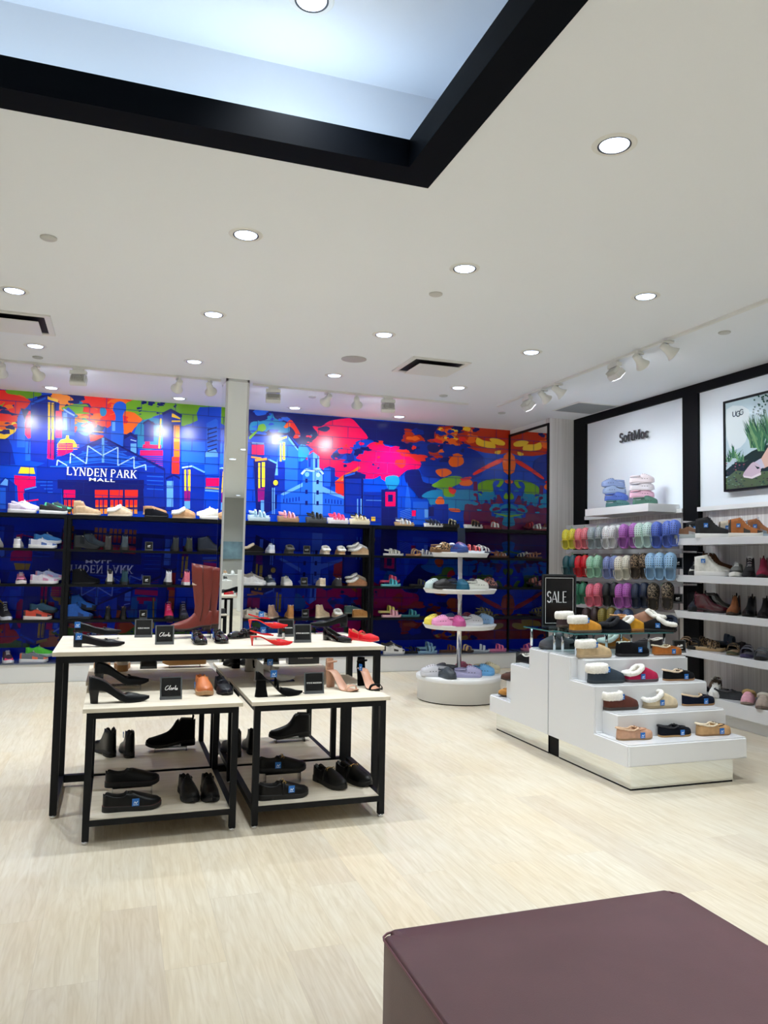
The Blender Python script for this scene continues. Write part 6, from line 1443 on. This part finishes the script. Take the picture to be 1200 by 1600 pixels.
RW(RZ[2],1172,.03,'chelsea',c_lea((16,17,22)),'black chelsea boot'+s3,180+35,'chelsea_boot',1.15,'boot')
RW(RZ[2],1195,.02,'chelsea',c_lea((18,16,18)),'black ankle boot at frame edge'+s3,180+35,'ankle_boot',1.1,'boot')
lp=dict(main=leopard((150,124,92),(50,38,30)),sole=rubber((176,146,104)),insole=fleece((190,170,140)),outsole=rubber((150,120,84)))
def fur(c,s): return dict(main=fleece(c),sole=rubber(s),insole=fleece(c),outsole=rubber(s))
RW(RZ[3],1073,.0,'slide',fur((150,122,94),(176,146,110)),'tan furry slide'+s4,180+30,'furry_slide',1.08,'slipper')
RW(RZ[3],1086,-.02,'slide',fur((30,28,30),(20,20,22)),'black furry slide'+s4,180+30,'furry_slide',1.05,'slipper')
RW(RZ[3],1108,.0,'slide',lp,'leopard furry slide'+s4,-60,'furry_slide',1.12,'slipper')
RW(RZ[3],1133,.22,'slide',fur((66,78,92),(40,44,50)),'blue-grey furry slide in the back row'+s4,-60,'furry_slide',1.1,'slipper',dz=.05)
riser('clear block under the blue-grey furry slide',XF+.35,on('x',XF+.35,1133,950).y,RZ[3],.1,.2,.05)
RW(RZ[3],1095,.2,'slide',lp,'dark spotted furry slide in the back row'+s4,-60,'furry_slide',1.05,'slipper')
RW(RZ[3],1146,.02,'slide',dict(lp,sole=rubber((70,74,50))),'olive-soled furry slide'+s4,180+36,'furry_slide',1.05,'slipper')
RW(RZ[3],1158,.2,'slide',fur((44,42,46),(30,30,34)),'charcoal furry slide in the back row'+s4,-60,'furry_slide',1.05,'slipper')
RW(RZ[3],1168,.0,'slide',fur((110,110,124),(64,58,96)),'grey furry slide on purple sole'+s4,180+36,'furry_slide',1.05,'slipper')
RW(RZ[3],1190,-.01,'slide',fur((96,100,108),(16,16,18)),'grey furry slide on black sole'+s4,180+36,'furry_slide',1.05,'slipper')
RW(.247,1118,.12,'moccasin',c_suede((86,66,52),(60,50,44)),'brown moccasin in the back row'+s5,180+40,'moccasin',1.2,'slipper',dz=.05)
riser('clear block under the brown moccasin on the floor plinth',XF+.25,on('x',XF+.25,1118,950).y,.247,.12,.22,.05)
RW(.247,1117,-.04,'sneaker',c_sneak((236,236,234)),'white trainer half hidden'+s5,180+40,'trainer',1.0)
RW(.247,1141,-.0,'moccasin',c_suede((54,56,60),(36,38,42),(70,70,74)),'dark grey moccasin'+s5,-50,'moccasin',1.12,'slipper')
RW(.247,1168,-.01,'slipper',c_suede((226,168,184),(150,130,120),(190,160,110)),'pink slipper'+s5,180+36,'slipper',1.05,'slipper')
RW(.247,1192,-.03,'slipper',c_suede((176,160,148),(120,106,96),(214,206,194)),'greige slipper with pale lining'+s5,180+36,'slipper',1.1,'slipper')
small_sign('small black square sign at the left end behind the second white shelf',None,5.60,6.72,1.407+.06,.1,.12,2,yaw=-.9)
small_sign('small black square sign at the left end behind the third white shelf',None,5.60,6.72,1.046+.06,.1,.1,2,yaw=-.9)
# ------------------------------------------------------------ peg display of clogs on the right wall
XPEG=5.42
t=thing('bracket_shelf','thick white bracket shelf on the light panel holding the stacked clogs','shelf',(XR,on('x',5.50,960,800).y,0))
b0=on('x',5.50,914,800).y; b1=on('x',5.50,1013,790).y; bz=on('x',5.50,1013,786).z; cy=on('x',5.50,960,800).y
obj('board',bx(5.50-XR,-.031,b1-cy,b0-cy,bz-.09,bz,bevel=.004),M_white,t)
def hang(px,py,cols,label,z=None,turn=0,scale=1,dx=0,kind='clog'):
    q=on('x',XPEG+dx,px,py)
    M3=Matrix(((0,0,-1),(0,1,0),(1,0,0)))  # columns: x->up, y->y, z->-X (out of the wall)
    M3=Matrix(((0,0,-1),(0,-1,0),(1,0,0))) if False else M3
    R3=Matrix.Rotation(math.radians(turn),3,'Z')@Matrix.Rotation(math.radians(0),3,'Y')@M3
    return shoe('hanging_clog',kind,cols,label,(q.x,q.y,q.z),0,scale,rot=R3.to_euler(),cat='clog',group='clogs hanging on the pegs')
def hook(px,py,label):
    q=on('x',XPEG-.02,px,py); t=thing('peg_hook',label,'hook',(q.x,q.y,q.z),0,'pegs of the clog display')
    L=XR-q.x-.02; bm=bmesh.new(); add_tube(bm,[(L,0,0),(0,0,0),(-.012,0,-.008),(-.018,0,-.022)],.0025,8); obj('wire_peg',bm,M_chrome,t)
    bm=bmesh.new(); add_tube(bm,[(.02,0,-.002),(.02,0,-.02)],.003,6); add_tube(bm,[(.02,-.03,-.024),(.02,0,-.018),(.02,.03,-.024)],.0028,6); obj('hanger_clip',bm,mat('green_plastic',(90,170,70),.4),t)
hr1=' hanging in the top row'; hr2=' hanging in the middle row'; hr3=' hanging in the bottom row'
def clogpair(px,py,w,cols,desc,row,turn=38,one=False,kind='clog',colz=None,s=1.0):
    hang(px-w/2,py+1,cols,desc+' clog'+row+', left of its pair',turn=turn,scale=s,kind=kind)
    if not one: hang(px+w/2,py,colz or cols,desc+' clog'+row+', right of its pair',turn=turn,scale=s,kind=kind,dx=.015)
    hook(px,py-20,'wire peg with green clip for the '+desc+' clogs'+row)
clogpair(891,842,10,c_foam((232,222,70)),'yellow',hr1,s=.92)
clogpair(911,841,10,c_foam((240,130,140)),'salmon pink',hr1,s=.94)
clogpair(932,840,12,c_foam((166,178,184)),'grey',hr1,s=.95)
clogpair(954,839,9,c_foam((232,234,236)),'white',hr1,s=.97)
hang(968,839,c_foam((226,232,230)),'off-white single clog behind the purple one'+hr1,dx=.12,turn=38)
clogpair(984,837,16,c_foam((186,110,200)),'purple',hr1,s=1.0)
clogpair(1007,836,13,c_foam((206,232,224)),'pale mint',hr1,s=1.0)
clogpair(1036,835,17,c_foam((84,112,206)),'cornflower blue',hr1,s=1.02)
hang(1055,833,c_foam((90,118,210)),'third cornflower blue clog at the right'+hr1,turn=38,scale=1.0,dx=.05)
clogpair(892,883,10,c_foam((34,92,102)),'dark teal',hr2,s=.92)
clogpair(911,884,10,c_foam((214,14,34)),'red',hr2,s=.95)
clogpair(930,885,11,c_foam((170,222,192)),'mint green',hr2,s=.96)
clogpair(956,886,11,c_foam((136,152,206)),'periwinkle',hr2,s=.95)
clogpair(975,887,12,c_foam((236,232,216)),'cream white',hr2,s=1.0)
clogpair(1001,884,14,dict(c_foam((70,56,46)),main=leopard((150,126,100),(34,28,24))),'leopard print',hr2,s=1.0)
hang(1018,885,c_foam((158,200,236)),'light blue clog, left of three'+hr2,turn=42,scale=1.05)
hang(1032,885,c_foam((158,200,236)),'light blue clog, middle of three'+hr2,turn=42,scale=1.05)
hang(1048,885,c_foam((150,192,230)),'light blue clog, right of three'+hr2,turn=42,scale=1.05)
hook(1025,862,'wire peg with green clip holding the light blue clogs'); hook(1040,862,'wire peg with green clip right of the light blue middle clog')
clogpair(908,927,10,c_foam((50,130,100)),'forest green',hr3,s=.93)
clogpair(930,929,12,c_foam((240,120,144)),'rose pink',hr3,s=1.0)
clogpair(956,928,12,c_foam((18,20,26)),'black',hr3,s=.98)
clogpair(976,930,12,c_foam((186,100,190)),'orchid',hr3,s=1.0)
clogpair(1002,930,13,c_foam((16,34,66)),'navy',hr3,s=1.0)
clogpair(1033,931,22,dict(c_foam((56,48,40)),main=leopard((140,124,104),(30,26,22))),'brown spotted fur-lined',hr3,s=1.05)
clogpair(950,967,14,c_foam((140,124,50)),'olive yellow',' hanging lowest',s=.98)
clogpair(925,966,14,c_foam((60,40,36)),'dark brown',' hanging lowest',s=.98)
clogpair(975,970,14,c_foam((70,90,130)),'steel blue',' hanging lowest',s=.98)
# clear rails behind the pegs
for k,(z,ln) in enumerate(((on('x',5.6,980,818).z,'top'),(on('x',5.6,980,861).z,'second'),(on('x',5.6,980,908).z,'third'),(on('x',5.6,980,953).z,'lowest'))):
    ya=on('x',5.6,1066,900).y; yb=on('x',5.6,885,900).y
    t=thing('peg_rail','clear acrylic rail with chrome pegs, %s of the clog display'%ln,'rail',(5.6,(ya+yb)/2,z))
    obj('acrylic_bar',bx(-.01,.01,-(yb-ya)/2,(yb-ya)/2,-.03,.02),mat('frosted_acrylic',(196,198,200),.25),t)
    bm=bmesh.new()
    for s in (-.9,-.3,.3,.9): add_box(bm,.01,XR-5.6-.001,s*(yb-ya)/2-.01,s*(yb-ya)/2+.01,-.02,.0)
    obj('arm',bm,M_chrome,t)
obj_=obj('rail_back',bx(XR-.02,XR-.001,on('x',XR,1062,900).y,on('x',XR,900,900).y,.3,2.0),mat('slatwall_grey',(150,146,148),.5)); tag(obj_,'grey slat panel behind the hanging clogs','panel')
# stacks of clogs on the bracket shelf
def stack(px,specs):
    z=bz
    for i,(c,d,yaw,k) in enumerate(specs):
        q=on('x',5.66,px+k,780); shoe('clog','clog',c_foam(c),d,(q.x,q.y,z),yaw,.98,cat='clog',group='clog stacks on the bracket shelf'); z+=.085
stack(960,[((70,120,120),'deep green clog at the bottom of the left stack on the bracket shelf',-34,5),((80,110,196),'royal blue clog second in the left stack on the bracket shelf',-34,3),((150,170,206),'pale blue clog third in the left stack on the bracket shelf',146,0),((140,160,206),'periwinkle clog on top of the left stack on the bracket shelf',146,-2)])
stack(1003,[((76,120,104),'forest green clog at the bottom of the right stack on the bracket shelf',-30,5),((240,190,214),'baby pink clog second in the right stack on the bracket shelf',-30,0),((236,230,238),'white clog third in the right stack on the bracket shelf',-34,0),((240,226,232),'blush white clog on top of the right stack on the bracket shelf',-34,0)])
# ------------------------------------------------------------ logo letters on the light panel
XP=XR-.03
lg=thing('wall_logo','raised dark SoftMoc lettering on the pale light panel','sign',(XP,0,0))
qa=on('x',XP,971,691); qb=on('x',XP,1017,686); Ld=abs(qa.y-qb.y)
polys,wd=serif_text('SoftMoc',0,0,1,.035,0,1.35); s_=Ld/wd; hh=on('x',XP,975,677).z-on('x',XP,975,691).z
zb_=(on('x',XP,975,691).z)+.0
bm=bmesh.new()
def extr(poly,x0,x1,bm):
    n=len(poly); a=[bm.verts.new((x0,qa.y-u*s_,zb_-.0+v*hh)) for u,v in poly]; b=[bm.verts.new((x1,qa.y-u*s_,zb_+v*hh)) for u,v in poly]
    try:
        bm.faces.new(a); bm.faces.new(b[::-1])
        for i in range(n): bm.faces.new((a[i],b[i],b[(i+1)%n],a[(i+1)%n]))
    except ValueError: pass
for p in polys: extr(p,-.034,-.022,bm)
for v in bm.verts: v.co.z+= -(qa.y-v.co.y)*.02
obj('letters',bm,mat('logo_dark_grey',(70,72,76),.5),lg)
bm=bmesh.new()
for f_ in (.15,.5,.85):
    add_box(bm,-.0225,0,qa.y-Ld*f_-.006,qa.y-Ld*f_+.006,zb_+hh*.3,zb_+hh*.36)
obj('standoff',bm,M_fix,lg)
# framed poster
XQ=XR-.09
pt=on('x',XQ,1131,628); pb_=on('x',XQ,1131,769); yL=pt.y; zt_,zb2=pt.z,pb_.z; yR=yL-(zt_-zb2)*1.55
t=thing('framed_poster','black framed UGG poster of a leg in a sneaker among green plants','poster',(XQ,yL,0))
fw=.022
bm=bmesh.new()
for a in ((yR-yL,0,zt_-fw,zt_),(yR-yL,0,zb2,zb2+fw),(-fw,0,zb2+fw,zt_-fw),(yR-yL,yR-yL+fw,zb2+fw,zt_-fw)): add_box(bm,-.012,.055,*a)
obj('frame',bm,M_black,t)
PM={}
def pm(n,c): PM[n]=(len(PM),mat('poster_'+n,c,.14))
for n,c in dict(sky=(176,196,206),haze=(206,216,220),dark=(36,50,46),leaf=(60,110,80),leaf2=(110,150,104),leaf3=(30,70,60),grass=(84,104,66),soil=(70,58,54),skin=(206,170,156),sock=(190,186,204),shoe=(196,176,190),sole=(222,212,216),logo=(50,66,86),bloom=(150,84,92)).items(): pm(n,c)
bm=bmesh.new(); pl=[0]
def U(px,py):
    q=on('x',XQ,px,py); return (q.y-yL,q.z)
def pp(n,pts,raw=False,sm=0):
    q=pts if raw else [U(*p) for p in pts]
    if sm: q=smooth_loop(q,sm)
    q=[(min(max(y,yR-yL+fw),-fw),min(max(z,zb2+fw),zt_-fw)) for y,z in q]
    pl[0]+=1; x=-.0004-pl[0]*.00001; add_poly(bm,q,lambda u,v:(x,u,v),PM[n][0])
pp('sky',[(yR-yL,zb2),(0,zb2),(0,zt_),(yR-yL,zt_)],True)
pp('haze',[(1135,640),(1170,640),(1165,690),(1140,700)],sm=3)
pp('dark',[(1132,735),(1150,722),(1175,705),(1210,690),(1290,688),(1420,680),(1420,830),(1132,745)]); pp('grass',[(1130,748),(1150,735),(1175,738),(1210,735),(1290,728),(1420,720),(1420,860),(1130,790)]); 
rg=random.Random(9)
for cx,cy,n,ln in ((1146,716,34,22),(1158,722,26,20),(1136,722,18,16),(1178,700,60,52),(1190,705,60,60),(1206,700,60,60),(1225,700,60,60),(1262,704,60,66),(1300,706,50,60),(1335,706,50,60)):
    for i in range(n):
        a=rg.uniform(.15,2.99) if ln<30 else rg.uniform(.9,2.3); L=ln*rg.uniform(.5,1.1); ox=rg.uniform(-5,5); bend=rg.uniform(-4,4)
        x1=cx+ox+L*math.cos(a)*.6+bend; y1=cy-L*math.sin(a)
        pp(rg.choice(['leaf','leaf2','leaf3','leaf']),[(cx+ox-.6,cy),(cx+ox+.8,cy),(cx+ox+L*.5*math.cos(a)*.6+1.2,cy-L*.55*math.sin(a)),(x1,y1)])
for i in range(60): 
    x,y=rg.uniform(1133,1230),rg.uniform(722,742); pp(rg.choice(['soil','bloom','dark','leaf3']),[(x-1.5,y),(x,y-1.2),(x+1.5,y),(x,y+1.2)])
for i in range(90): 
    x,y=rg.uniform(1133,1230),rg.uniform(742,765); pp(rg.choice(['leaf2','grass','soil','leaf3']),[(x-2,y),(x,y-.7),(x+2,y),(x,y+.7)])
pp('skin',[(1188,720),(1200,700),(1225,668),(1250,690),(1215,722),(1194,732)]); pp('sock',[(1180,722),(1190,716),(1196,730),(1186,734)])
pp('shoe',[(1162,741),(1168,732),(1178,722),(1188,728),(1189,738),(1180,744),(1164,745)],sm=3); pp('sole',[(1162,743),(1175,745),(1190,738),(1190,742),(1176,748),(1163,746)])
pp('dark',[(1180,727),(1184,733),(1188,732),(1187,730),(1183,729)])
for px in (1182,1190,1198,1210,1222): 
    for i in range(14):
        x,y=px+rg.uniform(-5,5),rg.uniform(616,650); pp('leaf3',[(x-1.6,y),(x,y-1.8),(x+1.6,y),(x,y+1.8)])
q0=U(1145,647); q1=U(1163,644); gs=abs(q0[0]-q1[0])/2.45; gcx=(q0[0]+q1[0])/2; gcz=(q0[1]+q1[1])/2
me=ugg_mesh(gs,.0004)
o=obj('print',bm,[v[1] for v in PM.values()],t,fix=False); o.location=(.0,0,0)
o=obj('lettering',me,PM['logo'][1],t); o.location=(-.006,gcx,gcz); o.rotation_euler=(PI/2,0,-PI/2)
# ============================================================ THE SHOP BEHIND THE VIEWER (seen in the mirrored pillar)
t=thing('wall_poster','large pale blue portrait poster on the rear wall seen in the pillar mirror','poster',(3.6,YF+.02,0))
obj('panel',bx(-1.2,1.2,-.01,.02,1.45,2.02),mat('poster_blue_grey',(120,150,166),.4,vary=.35,vscale=2),t)
for i,(x,y,w,h) in enumerate(((3.2,-6.2,.9,1.0),(2.2,-3.6,.7,.9),(4.1,-4.8,.8,1.15))):
    o=obj('display_plinth',bx(x-w,x+w,y-.3,y+.3,0,h,bevel=.01),M_white); tag(o,('white display plinth farthest behind the viewer','white display plinth nearest behind the viewer','taller white display plinth behind the viewer')[i],'plinth')
rg=random.Random(4)
nm=['left','second','middle','fourth','fifth','right']
for i,(x,y,h,pn) in enumerate(((3.2,-6.2,1.0,'farthest plinth'),(2.2,-3.6,.9,'nearest plinth'),(4.1,-4.8,1.15,'taller plinth'))):
    for k in range(6):
        shoe('trainer','sneaker',c_sneak(rg.choice([(230,230,230),(24,24,28),(90,150,150),(170,130,90)])),'trainer on the %s behind the viewer, %s'%(pn,nm[k]),(x-.55+.22*k,y+.05,h),rg.choice([90,-90]),1.0)
